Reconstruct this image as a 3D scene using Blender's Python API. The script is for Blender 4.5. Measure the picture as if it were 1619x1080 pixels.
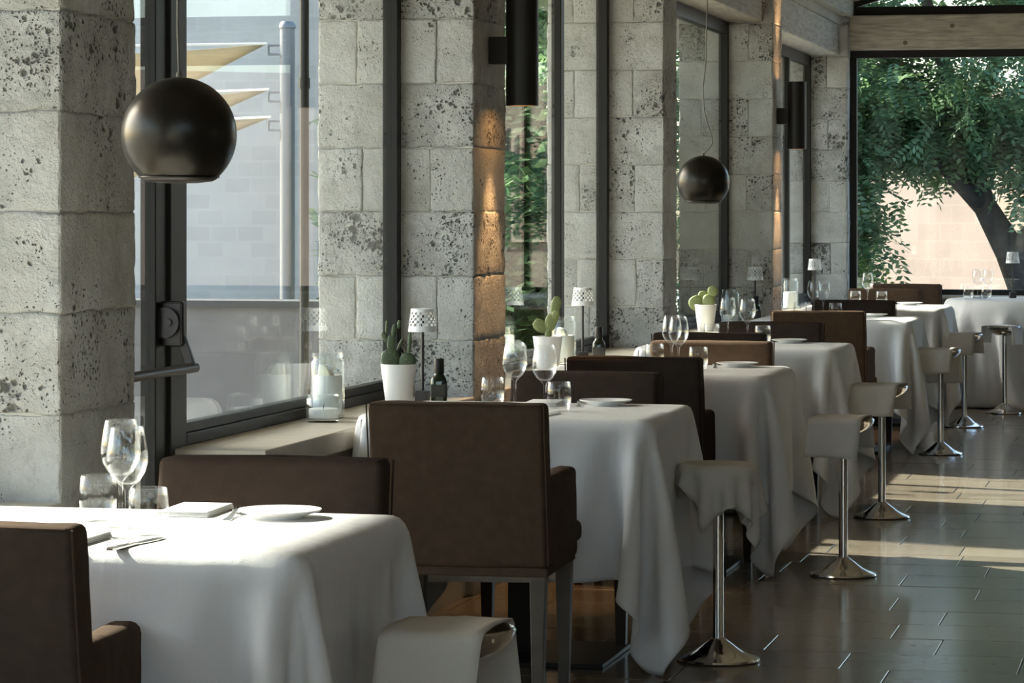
import bpy, bmesh, math, random
import numpy as np
from mathutils import Vector, Matrix, noise

for o in list(bpy.data.objects):
    bpy.data.objects.remove(o)
S = bpy.context.scene
COL = S.collection
PI = math.pi
rnd = random.Random(7)

# ------------------------------------------------------------------ camera
cam = bpy.data.cameras.new('camera')
cam.sensor_width = 36.0
cam.sensor_fit = 'HORIZONTAL'
cam.lens = 4800 / 1619 * 36
cam.shift_y = -205 / 1619
cam.clip_start = 0.1
cam.clip_end = 400
co = bpy.data.objects.new('camera', cam)
co.location = (0, 0, 1.35)
co.rotation_euler = (PI / 2, 0, math.atan2(1080.5, 4800))
COL.objects.link(co)
S.camera = co

# ------------------------------------------------------------------ world, sun, exposure
SUN_EL = math.radians(34)
SUN_H = Vector((1, -0.32, 0)).normalized()          # the way the light travels, seen from above
w = bpy.data.worlds.new('sky')
S.world = w
w.use_nodes = True
wn = w.node_tree.nodes
wl = w.node_tree.links
wn.clear()
sky = wn.new('ShaderNodeTexSky')
sky.sky_type = 'NISHITA'
sky.sun_disc = False
sky.sun_elevation = SUN_EL
sky.sun_rotation = math.atan2(-SUN_H.x, -SUN_H.y)
sky.air_density = 1.0
sky.dust_density = 2.5
sky.ozone_density = 1.0
bg = wn.new('ShaderNodeBackground')
bg.inputs['Strength'].default_value = 0.42
wo = wn.new('ShaderNodeOutputWorld')
wl.new(sky.outputs[0], bg.inputs[0])
wl.new(bg.outputs[0], wo.inputs[0])

sl = bpy.data.lights.new('sun', 'SUN')
sl.energy = 9.5
sl.angle = math.radians(0.8)
sl.color = (1.0, 0.94, 0.83)
so = bpy.data.objects.new('sun', sl)
ld = Vector((SUN_H.x * math.cos(SUN_EL), SUN_H.y * math.cos(SUN_EL), -math.sin(SUN_EL)))
so.rotation_euler = ld.to_track_quat('-Z', 'Y').to_euler()
so.location = (-10, 14, 12)
COL.objects.link(so)

S.view_settings.view_transform = 'Standard'
S.view_settings.look = 'None'
S.view_settings.exposure = 1.12
S.view_settings.gamma = 1.0
S.view_settings.use_curve_mapping = False
S.cycles.use_denoising = True
S.cycles.max_bounces = 14
S.cycles.diffuse_bounces = 6
S.cycles.glossy_bounces = 6
S.cycles.transmission_bounces = 12
S.cycles.transparent_max_bounces = 24
S.cycles.caustics_refractive = False
S.cycles.caustics_reflective = False
S.cycles.sample_clamp_indirect = 6.0


# ------------------------------------------------------------------ materials
def new_mat(name):
    m = bpy.data.materials.new(name)
    m.use_nodes = True
    return m, m.node_tree.nodes, m.node_tree.links, m.node_tree.nodes['Principled BSDF']


def plain(name, col, rough=0.5, metal=0.0, bump=0.0, bscale=200, var=0.0, vscale=8, spec=0.5, stretch=None, sheen=0):
    m, n, l, p = new_mat(name)
    p.inputs['Base Color'].default_value = (*col, 1)
    p.inputs['Roughness'].default_value = rough
    p.inputs['Metallic'].default_value = metal
    p.inputs['Specular IOR Level'].default_value = spec
    if sheen:
        p.inputs['Sheen Weight'].default_value = sheen
    tc = n.new('ShaderNodeTexCoord')
    vec = tc.outputs['Object']
    if stretch:
        mp = n.new('ShaderNodeMapping')
        mp.inputs['Scale'].default_value = stretch
        l.new(vec, mp.inputs[0])
        vec = mp.outputs[0]
    if var:
        t = n.new('ShaderNodeTexNoise')
        t.inputs['Scale'].default_value = vscale
        t.inputs['Detail'].default_value = 6
        l.new(vec, t.inputs['Vector'])
        r = n.new('ShaderNodeValToRGB')
        r.color_ramp.elements[0].position = 0.3
        r.color_ramp.elements[1].position = 0.7
        r.color_ramp.elements[0].color = (*[c * (1 - var) for c in col], 1)
        r.color_ramp.elements[1].color = (*[min(1, c * (1 + var)) for c in col], 1)
        l.new(t.outputs['Fac'], r.inputs[0])
        l.new(r.outputs[0], p.inputs['Base Color'])
    if bump:
        t = n.new('ShaderNodeTexNoise')
        t.inputs['Scale'].default_value = bscale
        t.inputs['Detail'].default_value = 4
        l.new(vec, t.inputs['Vector'])
        b = n.new('ShaderNodeBump')
        b.inputs['Strength'].default_value = bump
        b.inputs['Distance'].default_value = 0.004
        l.new(t.outputs['Fac'], b.inputs['Height'])
        l.new(b.outputs[0], p.inputs['Normal'])
    return m


def tufa_mat():
    """porous shell limestone: pale, with pits that come in clusters and differ from block to block"""
    m, n, l, p = new_mat('tufa_stone')
    tc = n.new('ShaderNodeTexCoord')
    oi = n.new('ShaderNodeObjectInfo')
    add = n.new('ShaderNodeVectorMath')
    sc = n.new('ShaderNodeVectorMath')
    sc.operation = 'SCALE'
    sc.inputs[0].default_value = (13, 29, 7)
    l.new(oi.outputs['Random'], sc.inputs['Scale'])
    l.new(tc.outputs['Object'], add.inputs[0])
    l.new(sc.outputs[0], add.inputs[1])
    vec = add.outputs[0]

    def noise_t(scale, detail, rough=0.55, dist=0.0):
        t = n.new('ShaderNodeTexNoise')
        t.inputs['Scale'].default_value = scale
        t.inputs['Detail'].default_value = detail
        t.inputs['Roughness'].default_value = rough
        t.inputs['Distortion'].default_value = dist
        l.new(vec, t.inputs['Vector'])
        return t.outputs['Fac']

    def math_n(op, a, b=None, clamp=False):
        q = n.new('ShaderNodeMath')
        q.operation = op
        q.use_clamp = clamp
        for i, x in enumerate((a, b)):
            if x is None:
                continue
            if isinstance(x, (int, float)):
                q.inputs[i].default_value = x
            else:
                l.new(x, q.inputs[i])
        return q.outputs[0]

    def ramp(x, a, b):
        q = n.new('ShaderNodeMapRange')
        q.interpolation_type = 'SMOOTHSTEP'
        q.inputs['From Min'].default_value = a
        q.inputs['From Max'].default_value = b
        l.new(x, q.inputs['Value'])
        return q.outputs[0]

    clump = noise_t(5.5, 2)
    thr = math_n('MULTIPLY_ADD', oi.outputs['Random'], 0.24)
    thr.node.inputs[2].default_value = -0.10
    dens = math_n('ADD', clump, thr)                       # denser pits on some blocks
    warp = n.new('ShaderNodeTexNoise')
    warp.inputs['Scale'].default_value = 45
    warp.inputs['Detail'].default_value = 2
    l.new(vec, warp.inputs['Vector'])
    wv = n.new('ShaderNodeVectorMath')
    wv.operation = 'MULTIPLY_ADD'
    wv.inputs[1].default_value = (0.022, 0.022, 0.022)
    l.new(warp.outputs['Color'], wv.inputs[0])
    l.new(vec, wv.inputs[2])

    def holes(scale, r0, gain):
        """round hollows, one to a cell, their size drawn per cell and by how porous the spot is"""
        v = n.new('ShaderNodeTexVoronoi')
        v.inputs['Scale'].default_value = scale
        l.new(wv.outputs[0], v.inputs['Vector'])
        sep = n.new('ShaderNodeSeparateColor')
        l.new(v.outputs['Color'], sep.inputs[0])
        size = math_n('MULTIPLY', sep.outputs[0], sep.outputs[1])
        rad = math_n('MULTIPLY', math_n('ADD', math_n('MULTIPLY', dens, gain), r0), math_n('ADD', size, 0.12))
        q = n.new('ShaderNodeMapRange')
        q.interpolation_type = 'SMOOTHSTEP'
        l.new(v.outputs['Distance'], q.inputs['Value'])
        l.new(math_n('MULTIPLY', rad, 0.35), q.inputs['From Min'])
        l.new(math_n('MAXIMUM', rad, 0.001), q.inputs['From Max'])
        q.inputs['To Min'].default_value = 1.0
        q.inputs['To Max'].default_value = 0.0
        return q.outputs[0]
    pits = math_n('MAXIMUM', math_n('MAXIMUM', holes(31, -1.58, 3.35), holes(68, -0.98, 2.6)), holes(140, -0.58, 1.95))
    tone = noise_t(5, 5)
    r = n.new('ShaderNodeValToRGB')
    r.color_ramp.elements[0].position = 0.3
    r.color_ramp.elements[1].position = 0.72
    r.color_ramp.elements[0].color = (0.50, 0.485, 0.44, 1)
    r.color_ramp.elements[1].color = (0.71, 0.705, 0.68, 1)
    l.new(tone, r.inputs[0])
    grey = n.new('ShaderNodeMix')                         # weathered grey bloom in patches, stronger on some blocks
    grey.data_type = 'RGBA'
    patch = ramp(math_n('ADD', noise_t(13, 6, 0.7, 0.4), math_n('MULTIPLY', math_n('SUBTRACT', oi.outputs['Random'], 0.5), 0.25)), 0.46, 0.68)
    l.new(math_n('MULTIPLY', patch, 0.55), grey.inputs[0])
    l.new(r.outputs[0], grey.inputs[6])
    grey.inputs[7].default_value = (0.36, 0.355, 0.335, 1)
    mx = n.new('ShaderNodeMix')
    mx.data_type = 'RGBA'
    l.new(math_n('MULTIPLY', pits, 0.80), mx.inputs[0])
    l.new(grey.outputs[2], mx.inputs[6])
    mx.inputs[7].default_value = (0.036, 0.030, 0.024, 1)
    l.new(mx.outputs[2], p.inputs['Base Color'])
    p.inputs['Roughness'].default_value = 0.92
    p.inputs['Specular IOR Level'].default_value = 0.2
    grain = noise_t(130, 4, 0.7)
    lump = noise_t(40, 4, 0.65)
    h = math_n('ADD', math_n('MULTIPLY', pits, -1.0), math_n('ADD', math_n('MULTIPLY', grain, 0.55), math_n('MULTIPLY', lump, 0.9)))
    b = n.new('ShaderNodeBump')
    b.inputs['Strength'].default_value = 0.9
    b.inputs['Distance'].default_value = 0.014
    l.new(h, b.inputs['Height'])
    l.new(b.outputs[0], p.inputs['Normal'])
    return m


def tile_mat():
    m, n, l, p = new_mat('polished_limestone')
    tc = n.new('ShaderNodeTexCoord')
    oi = n.new('ShaderNodeObjectInfo')
    t = n.new('ShaderNodeTexNoise')
    t.inputs['Scale'].default_value = 3.5
    t.inputs['Detail'].default_value = 8
    t.inputs['Distortion'].default_value = 0.6
    mp = n.new('ShaderNodeMapping')
    mp.inputs['Scale'].default_value = (0.7, 2.2, 1)
    l.new(tc.outputs['Object'], mp.inputs[0])
    l.new(oi.outputs['Location'], mp.inputs[1])
    l.new(mp.outputs[0], t.inputs['Vector'])
    a = n.new('ShaderNodeMath')
    a.operation = 'MULTIPLY_ADD'
    a.inputs[1].default_value = 0.35
    l.new(oi.outputs['Random'], a.inputs[0])
    l.new(t.outputs['Fac'], a.inputs[2])
    r = n.new('ShaderNodeValToRGB')
    r.color_ramp.elements[0].position = 0.35
    r.color_ramp.elements[1].position = 0.95
    r.color_ramp.elements[0].color = (0.175, 0.142, 0.104, 1)
    r.color_ramp.elements[1].color = (0.29, 0.245, 0.185, 1)
    l.new(a.outputs[0], r.inputs[0])
    l.new(r.outputs[0], p.inputs['Base Color'])
    p.inputs['Roughness'].default_value = 0.13
    p.inputs['Specular IOR Level'].default_value = 0.55
    t2 = n.new('ShaderNodeTexNoise')
    t2.inputs['Scale'].default_value = 40
    t2.inputs['Detail'].default_value = 5
    l.new(tc.outputs['Object'], t2.inputs['Vector'])
    mr = n.new('ShaderNodeMapRange')
    mr.inputs['To Min'].default_value = 0.09
    mr.inputs['To Max'].default_value = 0.24
    l.new(t2.outputs['Fac'], mr.inputs[0])
    l.new(mr.outputs[0], p.inputs['Roughness'])
    b = n.new('ShaderNodeBump')
    b.inputs['Strength'].default_value = 0.12
    b.inputs['Distance'].default_value = 0.002
    l.new(t2.outputs['Fac'], b.inputs['Height'])
    l.new(b.outputs[0], p.inputs['Normal'])
    return m


def schlick_glass(name, tint=(0.93, 0.97, 0.96), f0=0.04, rough=0.0, power=5.0, gain=1.0):
    """thin sheet: straight transmission, mirror reflection growing towards grazing angles"""
    m = bpy.data.materials.new(name)
    m.use_nodes = True
    n, l = m.node_tree.nodes, m.node_tree.links
    n.clear()
    geo = n.new('ShaderNodeNewGeometry')
    dot = n.new('ShaderNodeVectorMath')
    dot.operation = 'DOT_PRODUCT'
    l.new(geo.outputs['Normal'], dot.inputs[0])
    l.new(geo.outputs['Incoming'], dot.inputs[1])

    def mt(op, a, b=None):
        q = n.new('ShaderNodeMath')
        q.operation = op
        q.use_clamp = op in ('SUBTRACT', 'ADD')
        for i, x in enumerate((a, b)):
            if x is None:
                continue
            if isinstance(x, (int, float)):
                q.inputs[i].default_value = x
            else:
                l.new(x, q.inputs[i])
        return q.outputs[0]
    c = mt('ABSOLUTE', dot.outputs['Value'])
    f = mt('POWER', mt('SUBTRACT', 1.0, c), power)
    f = mt('ADD', mt('MULTIPLY', f, (1 - f0) * gain), f0)
    tr = n.new('ShaderNodeBsdfTransparent')
    tr.inputs[0].default_value = (*tint, 1)
    gl = n.new('ShaderNodeBsdfGlossy')
    gl.inputs['Roughness'].default_value = rough
    gl.inputs[0].default_value = (1, 1, 1, 1)
    mx = n.new('ShaderNodeMixShader')
    l.new(f, mx.inputs[0])
    l.new(tr.outputs[0], mx.inputs[1])
    l.new(gl.outputs[0], mx.inputs[2])
    out = n.new('ShaderNodeOutputMaterial')
    l.new(mx.outputs[0], out.inputs[0])
    return m


def leaf_mat(name, c1, c2):
    m = bpy.data.materials.new(name)
    m.use_nodes = True
    n, l = m.node_tree.nodes, m.node_tree.links
    n.clear()
    geo = n.new('ShaderNodeNewGeometry')
    r = n.new('ShaderNodeValToRGB')
    r.color_ramp.elements[0].color = (*c1, 1)
    r.color_ramp.elements[1].color = (*c2, 1)
    l.new(geo.outputs['Random Per Island'], r.inputs[0])
    d = n.new('ShaderNodeBsdfDiffuse')
    t = n.new('ShaderNodeBsdfTranslucent')
    g = n.new('ShaderNodeBsdfGlossy')
    g.inputs['Roughness'].default_value = 0.45
    g.inputs[0].default_value = (0.5, 0.5, 0.5, 1)
    l.new(r.outputs[0], d.inputs[0])
    l.new(r.outputs[0], t.inputs[0])
    m1 = n.new('ShaderNodeMixShader')
    m1.inputs[0].default_value = 0.45
    l.new(d.outputs[0], m1.inputs[1])
    l.new(t.outputs[0], m1.inputs[2])
    m2 = n.new('ShaderNodeMixShader')
    m2.inputs[0].default_value = 0.08
    l.new(m1.outputs[0], m2.inputs[1])
    l.new(g.outputs[0], m2.inputs[2])
    o = n.new('ShaderNodeOutputMaterial')
    l.new(m2.outputs[0], o.inputs[0])
    return m


def cloth_mat(name, col, trans=0.25, weave=900, rough=0.85):
    m = bpy.data.materials.new(name)
    m.use_nodes = True
    n, l = m.node_tree.nodes, m.node_tree.links
    n.clear()
    tc = n.new('ShaderNodeTexCoord')
    t = n.new('ShaderNodeTexNoise')
    t.inputs['Scale'].default_value = weave
    l.new(tc.outputs['Object'], t.inputs['Vector'])
    t2 = n.new('ShaderNodeTexNoise')
    t2.inputs['Scale'].default_value = 7
    t2.inputs['Detail'].default_value = 4
    t2.inputs['Distortion'].default_value = 0.5
    mp = n.new('ShaderNodeMapping')
    mp.inputs['Scale'].default_value = (1.5, 1.5, 0.4)
    l.new(tc.outputs['Object'], mp.inputs[0])
    l.new(mp.outputs[0], t2.inputs['Vector'])
    ad = n.new('ShaderNodeMath')
    ad.operation = 'MULTIPLY_ADD'
    ad.inputs[1].default_value = 0.12
    l.new(t.outputs['Fac'], ad.inputs[0])
    l.new(t2.outputs['Fac'], ad.inputs[2])
    b = n.new('ShaderNodeBump')
    b.inputs['Strength'].default_value = 0.5
    b.inputs['Distance'].default_value = 0.016
    l.new(ad.outputs[0], b.inputs['Height'])
    d = n.new('ShaderNodeBsdfDiffuse')
    d.inputs[0].default_value = (*col, 1)
    tr = n.new('ShaderNodeBsdfTranslucent')
    tr.inputs[0].default_value = (*col, 1)
    l.new(b.outputs[0], d.inputs['Normal'])
    l.new(b.outputs[0], tr.inputs['Normal'])
    mx = n.new('ShaderNodeMixShader')
    mx.inputs[0].default_value = trans
    l.new(d.outputs[0], mx.inputs[1])
    l.new(tr.outputs[0], mx.inputs[2])
    o = n.new('ShaderNodeOutputMaterial')
    l.new(mx.outputs[0], o.inputs[0])
    return m


def emit_mat(name, col, s):
    m = bpy.data.materials.new(name)
    m.use_nodes = True
    n, l = m.node_tree.nodes, m.node_tree.links
    n.clear()
    e = n.new('ShaderNodeEmission')
    e.inputs[0].default_value = (*col, 1)
    e.inputs[1].default_value = s
    o = n.new('ShaderNodeOutputMaterial')
    l.new(e.outputs[0], o.inputs[0])
    return m


def cactus_mat(green, spine):
    m, n, l, p = new_mat('cactus_green')
    tc = n.new('ShaderNodeTexCoord')
    v = n.new('ShaderNodeTexVoronoi')
    v.inputs['Scale'].default_value = 95
    l.new(tc.outputs['Object'], v.inputs['Vector'])
    r = n.new('ShaderNodeValToRGB')
    r.color_ramp.elements[0].position = 0.08
    r.color_ramp.elements[1].position = 0.22
    r.color_ramp.elements[0].color = (*spine, 1)
    r.color_ramp.elements[1].color = (*green, 1)
    l.new(v.outputs['Distance'], r.inputs[0])
    l.new(r.outputs[0], p.inputs['Base Color'])
    p.inputs['Roughness'].default_value = 0.6
    p.inputs['Subsurface Weight'].default_value = 0.15
    p.inputs['Subsurface Radius'].default_value = (0.004, 0.008, 0.002)
    return m


def block_wall_mat(name, c1, c2, cm, scale, bw, bh, rot=None):
    """far stone masonry, too distant to pick single blocks"""
    m, n, l, p = new_mat(name)
    tc = n.new('ShaderNodeTexCoord')
    mp = n.new('ShaderNodeMapping')
    mp.inputs['Rotation'].default_value = (PI / 2, 0, 0)
    l.new(tc.outputs['Object'], mp.inputs[0])
    b = n.new('ShaderNodeTexBrick')
    b.inputs['Scale'].default_value = scale
    b.inputs['Brick Width'].default_value = bw
    b.inputs['Row Height'].default_value = bh
    b.inputs['Mortar Size'].default_value = 0.012
    b.inputs['Color1'].default_value = (*c1, 1)
    b.inputs['Color2'].default_value = (*c2, 1)
    b.inputs['Mortar'].default_value = (*cm, 1)
    l.new(mp.outputs[0], b.inputs['Vector'])
    t = n.new('ShaderNodeTexNoise')
    t.inputs['Scale'].default_value = 0.9
    t.inputs['Detail'].default_value = 8
    l.new(tc.outputs['Object'], t.inputs['Vector'])
    mx = n.new('ShaderNodeMix')
    mx.data_type = 'RGBA'
    mx.blend_type = 'MULTIPLY'
    mx.inputs[0].default_value = 0.5
    r = n.new('ShaderNodeValToRGB')
    r.color_ramp.elements[0].position = 0.3
    r.color_ramp.elements[1].position = 0.65
    r.color_ramp.elements[0].color = (0.62, 0.6, 0.58, 1)
    r.color_ramp.elements[1].color = (1, 1, 1, 1)
    l.new(t.outputs['Fac'], r.inputs[0])
    l.new(b.outputs[0], mx.inputs[6])
    l.new(r.outputs[0], mx.inputs[7])
    l.new(mx.outputs[2], p.inputs['Base Color'])
    p.inputs['Roughness'].default_value = 0.95
    return m


TUFA = tufa_mat()
MORTAR = plain('mortar', (0.60, 0.57, 0.50), 0.95, bump=0.6, bscale=60, var=0.15)
TILE = tile_mat()
GROUT = plain('grout', (0.035, 0.03, 0.025), 0.8)
PLASTER = plain('plaster', (0.46, 0.42, 0.35), 0.9, bump=0.25, bscale=40, var=0.12, vscale=3)
SILLSTONE = plain('sill_limestone', (0.60, 0.55, 0.45), 0.55, bump=0.12, bscale=60, var=0.08, vscale=12)
BLACKMETAL = plain('black_steel', (0.020, 0.018, 0.016), 0.42, metal=0.4, bump=0.05, bscale=90)
FRAMEMETAL = plain('frame_steel', (0.014, 0.012, 0.010), 0.45, spec=0.3, metal=0.0, bump=0.05, bscale=80)
GUNMETAL = plain('gunmetal', (0.055, 0.05, 0.05), 0.38, metal=0.6)
PANE = schlick_glass('window_glass', (0.92, 0.955, 0.945), 0.03, gain=0.52)
WOODBEAM = plain('weathered_timber', (0.42, 0.38, 0.31), 0.85, bump=0.7, bscale=10, var=0.28, vscale=5, stretch=(1, 9, 9))
WOODBEAM_X = plain('weathered_timber_cross', (0.50, 0.45, 0.37), 0.85, bump=0.8, bscale=10, var=0.34, vscale=5, stretch=(1.2, 9, 9))
WOODBEAM_Y = plain('weathered_timber_long', (0.46, 0.43, 0.37), 0.85, bump=0.6, bscale=10, var=0.25, vscale=5, stretch=(9, 1, 9))
CEILWOOD = plain('whitewashed_boards', (0.47, 0.43, 0.36), 0.85, bump=0.3, bscale=12, var=0.15, stretch=(1, 8, 8))
FAB_TAUPE = plain('slipcover_taupe', (0.078, 0.054, 0.038), 0.95, bump=0.4, bscale=420, var=0.12, vscale=30, spec=0.05)
FAB_DARK = plain('slipcover_dark', (0.042, 0.029, 0.022), 0.95, bump=0.4, bscale=420, var=0.12, vscale=30, spec=0.05)
FAB_BROWN = plain('slipcover_brown', (0.085, 0.054, 0.035), 0.95, bump=0.4, bscale=420, var=0.12, vscale=30, spec=0.05)
LEG_GREY = plain('leg_grey_wood', (0.085, 0.07, 0.055), 0.5, var=0.2, vscale=14)
LEG_DARK = plain('leg_dark_wood', (0.028, 0.016, 0.011), 0.4, var=0.25, vscale=14)
LINEN = cloth_mat('white_linen', (0.80, 0.79, 0.77), 0.12)
NAPKIN = cloth_mat('napkin_linen', (0.66, 0.62, 0.55), 0.15)
CHROME = plain('chrome', (0.72, 0.70, 0.67), 0.12, metal=1.0)
STEEL = plain('cutlery_steel', (0.62, 0.61, 0.6), 0.2, metal=1.0)
CHINA = plain('white_china', (0.86, 0.85, 0.83), 0.15)
POTWHITE = plain('white_pot', (0.83, 0.82, 0.80), 0.35)
LAMPWHITE = plain('white_lacquer', (0.80, 0.80, 0.80), 0.4)
WAX = plain('candle_wax', (0.88, 0.86, 0.80), 0.5, var=0.04, vscale=20)
CACTUS_SUNLIT = cactus_mat((0.22, 0.25, 0.095), (0.60, 0.56, 0.34))  # paler green has the sunlit look of these cacti put into it
CACTUS_BACKLIT = cactus_mat((0.060, 0.085, 0.035), (0.30, 0.27, 0.16))  # darker green has the backlit look of the first cactus put in
SOIL = plain('soil', (0.05, 0.035, 0.022), 0.95, bump=0.8, bscale=120)
BOTTLE = plain('dark_bottle_glass', (0.012, 0.018, 0.008), 0.08, spec=0.7)
LABELPAPER = plain('bottle_label', (0.035, 0.034, 0.028), 0.5)
PENDANT = plain('dark_bronze', (0.035, 0.031, 0.026), 0.30, metal=0.85, bump=0.03, bscale=25, var=0.25, vscale=9)
CORD = plain('cord_grey', (0.16, 0.14, 0.12), 0.7)
SCONCE = plain('sconce_black', (0.016, 0.014, 0.012), 0.45, metal=0.3, spec=0.4)
GLOW = emit_mat('lamp_glow', (1.0, 0.50, 0.16), 14)
DRINK = schlick_glass('drinking_glass', (0.985, 0.99, 0.99), 0.035, power=3.6, gain=0.75)
JARGLASS = schlick_glass('jar_glass', (0.965, 0.98, 0.98), 0.035, power=4.2, gain=0.6)
SAIL = cloth_mat('sail_canvas', (0.46, 0.40, 0.29), 0.5)
BLOCKER_CLOTH = cloth_mat('blocker_canvas', (0.80, 0.81, 0.80), 0.5)  # cloth of the added sun blockers
PAVING = plain('outdoor_paving', (0.36, 0.34, 0.30), 0.9, var=0.1, vscale=0.6)
GREYWALL = block_wall_mat('grey_masonry', (0.48, 0.465, 0.42), (0.42, 0.41, 0.375), (0.47, 0.455, 0.42), 1.0, 0.26, 0.15)
PINKWALL = block_wall_mat('rose_masonry', (0.255, 0.200, 0.172), (0.22, 0.17, 0.145), (0.25, 0.2, 0.17), 1.0, 0.55, 0.32)
LEAF_TREE = leaf_mat('carob_leaves', (0.062, 0.135, 0.070), (0.24, 0.38, 0.17))
LEAF_SHRUB = leaf_mat('shrub_leaves', (0.065, 0.15, 0.055), (0.28, 0.42, 0.15))
LEAF_LIGHT = leaf_mat('pale_leaves', (0.16, 0.27, 0.05), (0.34, 0.44, 0.11))
PETAL = leaf_mat('violet_petals', (0.25, 0.08, 0.42), (0.45, 0.18, 0.62))
BARK = plain('bark', (0.075, 0.06, 0.05), 0.95, bump=1.0, bscale=14, var=0.35, vscale=6)
POLE_STEEL = plain('galvanised_pole', (0.17, 0.18, 0.19), 0.45, metal=0.5)
ROPE = plain('pale_rope', (0.62, 0.60, 0.55), 0.8)


# ------------------------------------------------------------------ mesh helpers
class MB:
    def __init__(self):
        self.v = []
        self.f = []

    def add(self, vs, fs):
        k = len(self.v)
        self.v += [tuple(x) for x in vs]
        self.f += [tuple(i + k for i in q) for q in fs]
        return self

    def box(self, x0, x1, y0, y1, z0, z1):
        return self.add([(x, y, z) for z in (z0, z1) for y in (y0, y1) for x in (x0, x1)],
                        [(0, 2, 3, 1), (4, 5, 7, 6), (0, 1, 5, 4), (2, 6, 7, 3), (0, 4, 6, 2), (1, 3, 7, 5)])

    def lathe(self, prof, n=32, c=(0, 0, 0), sx=1.0, sy=1.0):
        """profile of (r, z); a radius of 0 closes on the axis"""
        vs, rings = [], []
        for r, z in prof:
            if r < 1e-6:
                rings.append([len(vs)])
                vs.append((c[0], c[1], c[2] + z))
            else:
                rings.append(list(range(len(vs), len(vs) + n)))
                for i in range(n):
                    a = 2 * PI * i / n
                    vs.append((c[0] + r * math.cos(a) * sx, c[1] + r * math.sin(a) * sy, c[2] + z))
        fs = []
        for a, b in zip(rings, rings[1:]):
            for i in range(n):
                j = (i + 1) % n
                if len(a) == 1 and len(b) == 1:
                    break
                if len(a) == 1:
                    fs.append((a[0], b[i], b[j]))
                elif len(b) == 1:
                    fs.append((a[i], b[0], a[j]))
                else:
                    fs.append((a[i], b[i], b[j], a[j]))
        return self.add(vs, fs)

    def tube(self, pts, r, n=10, cap=True):
        pts = [Vector(p) for p in pts]
        rs = r if isinstance(r, (list, tuple)) else [r] * len(pts)
        vs, fs = [], []
        prev = None
        for i, p in enumerate(pts):
            d = (pts[min(i + 1, len(pts) - 1)] - pts[max(i - 1, 0)]).normalized()
            if prev is None:
                u = d.orthogonal().normalized()
            else:
                u = (prev - d * prev.dot(d)).normalized()
            prev = u
            q = d.cross(u)
            for k in range(n):
                a = 2 * PI * k / n
                vs.append(p + (u * math.cos(a) + q * math.sin(a)) * rs[i])
        for i in range(len(pts) - 1):
            for k in range(n):
                a, b = i * n + k, i * n + (k + 1) % n
                fs.append((a, b, b + n, a + n))
        if cap:
            fs.append(tuple(range(n))[::-1])
            fs.append(tuple(range((len(pts) - 1) * n, len(pts) * n)))
        return self.add(vs, fs)

    def mesh(self, name, bevel=0.0, seg=2, fix=True):
        me = bpy.data.meshes.new(name)
        me.from_pydata(self.v, [], self.f)
        if bevel or fix:
            bm = bmesh.new()
            bm.from_mesh(me)
            if bevel:
                es = [e for e in bm.edges if len(e.link_faces) == 2 and e.calc_face_angle(0) > 0.6]
                bmesh.ops.bevel(bm, geom=es, offset=bevel, segments=seg, affect='EDGES', profile=0.5)
            bmesh.ops.recalc_face_normals(bm, faces=bm.faces)
            bm.to_mesh(me)
            bm.free()
        me.update()
        return me


def smooth(me, angle=40):
    for p in me.polygons:
        p.use_smooth = True
    if angle < 180:
        bm = bmesh.new()
        bm.from_mesh(me)
        for e in bm.edges:
            if len(e.link_faces) == 2 and e.calc_face_angle(0) > math.radians(angle):
                e.smooth = False
        bm.to_mesh(me)
        bm.free()
    return me


def put(name, me, mat, parent=None, loc=None):
    me.materials.clear()
    me.materials.append(mat)
    o = bpy.data.objects.new(name, me)
    if parent:
        o.parent = parent
    if loc is not None:
        o.location = loc
    COL.objects.link(o)
    return o


def obj(name, mb, mat, parent=None, bevel=0.0, seg=2, sm=None, loc=None):
    me = mb.mesh(name, bevel, seg)
    if sm:
        smooth(me, sm)
    return put(name, me, mat, parent, loc)


def tag(o, label, cat, group=None):
    o['label'] = label
    o['category'] = cat
    if group:
        o['group'] = group
    return o


def thing(name, label, cat, loc=(0, 0, 0), rz=0.0, group=None):
    o = bpy.data.objects.new(name, None)
    o.empty_display_size = 0.1
    o.location = loc
    o.rotation_euler = (0, 0, rz)
    COL.objects.link(o)
    return tag(o, label, cat, group)


def struct(name, loc=(0, 0, 0)):
    o = bpy.data.objects.new(name, None)
    o.location = loc
    COL.objects.link(o)
    o['kind'] = 'structure'
    return o


def dup(root, loc, rz, label, group=None):
    r = root.copy()
    COL.objects.link(r)
    r.location = loc
    r.rotation_euler = (0, 0, rz)
    r['label'] = label
    if group:
        r['group'] = group
    for ch in list(root.children):
        c = ch.copy()
        COL.objects.link(c)
        c.parent = r
        for g in list(ch.children):
            d = g.copy()
            COL.objects.link(d)
            d.parent = c
    return r


# ------------------------------------------------------------------ room shell
XW, XG, XO = -2.47, -2.76, -3.04          # room face, glass, outer face of the window wall
XR = 6.2                                   # the far right wall
YB, YE = -1.6, 22.28                       # wall behind the camera, glass of the end wall
ZS = 0.70                                  # top of the sills
ZT = 2.49                                  # top of the windows

floor = struct('floor')
o = obj('grout_bed', MB().box(XO, XR + 0.2, YB - 0.2, YE + 0.2, -0.12, -0.003), GROUT, floor)
ROW0, PITCH = 8.965, 0.3375
known = {-1: -0.878, 0: -0.507, 1: -0.776, 2: -0.941, 3: -0.817, 4: -1.010, 5: -0.747, 6: -1.043, 7: -0.760, 8: -0.886}
tile_mesh = {}


def tile_me(L):
    k = round(L, 2)
    if k not in tile_mesh:
        g = 0.0018
        tile_mesh[k] = MB().box(g, k - g, g, PITCH - g, -0.02, 0.0).mesh('floor_tile', 0.0016, 1)
        tile_mesh[k].materials.append(TILE)
    return tile_mesh[k]


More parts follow.
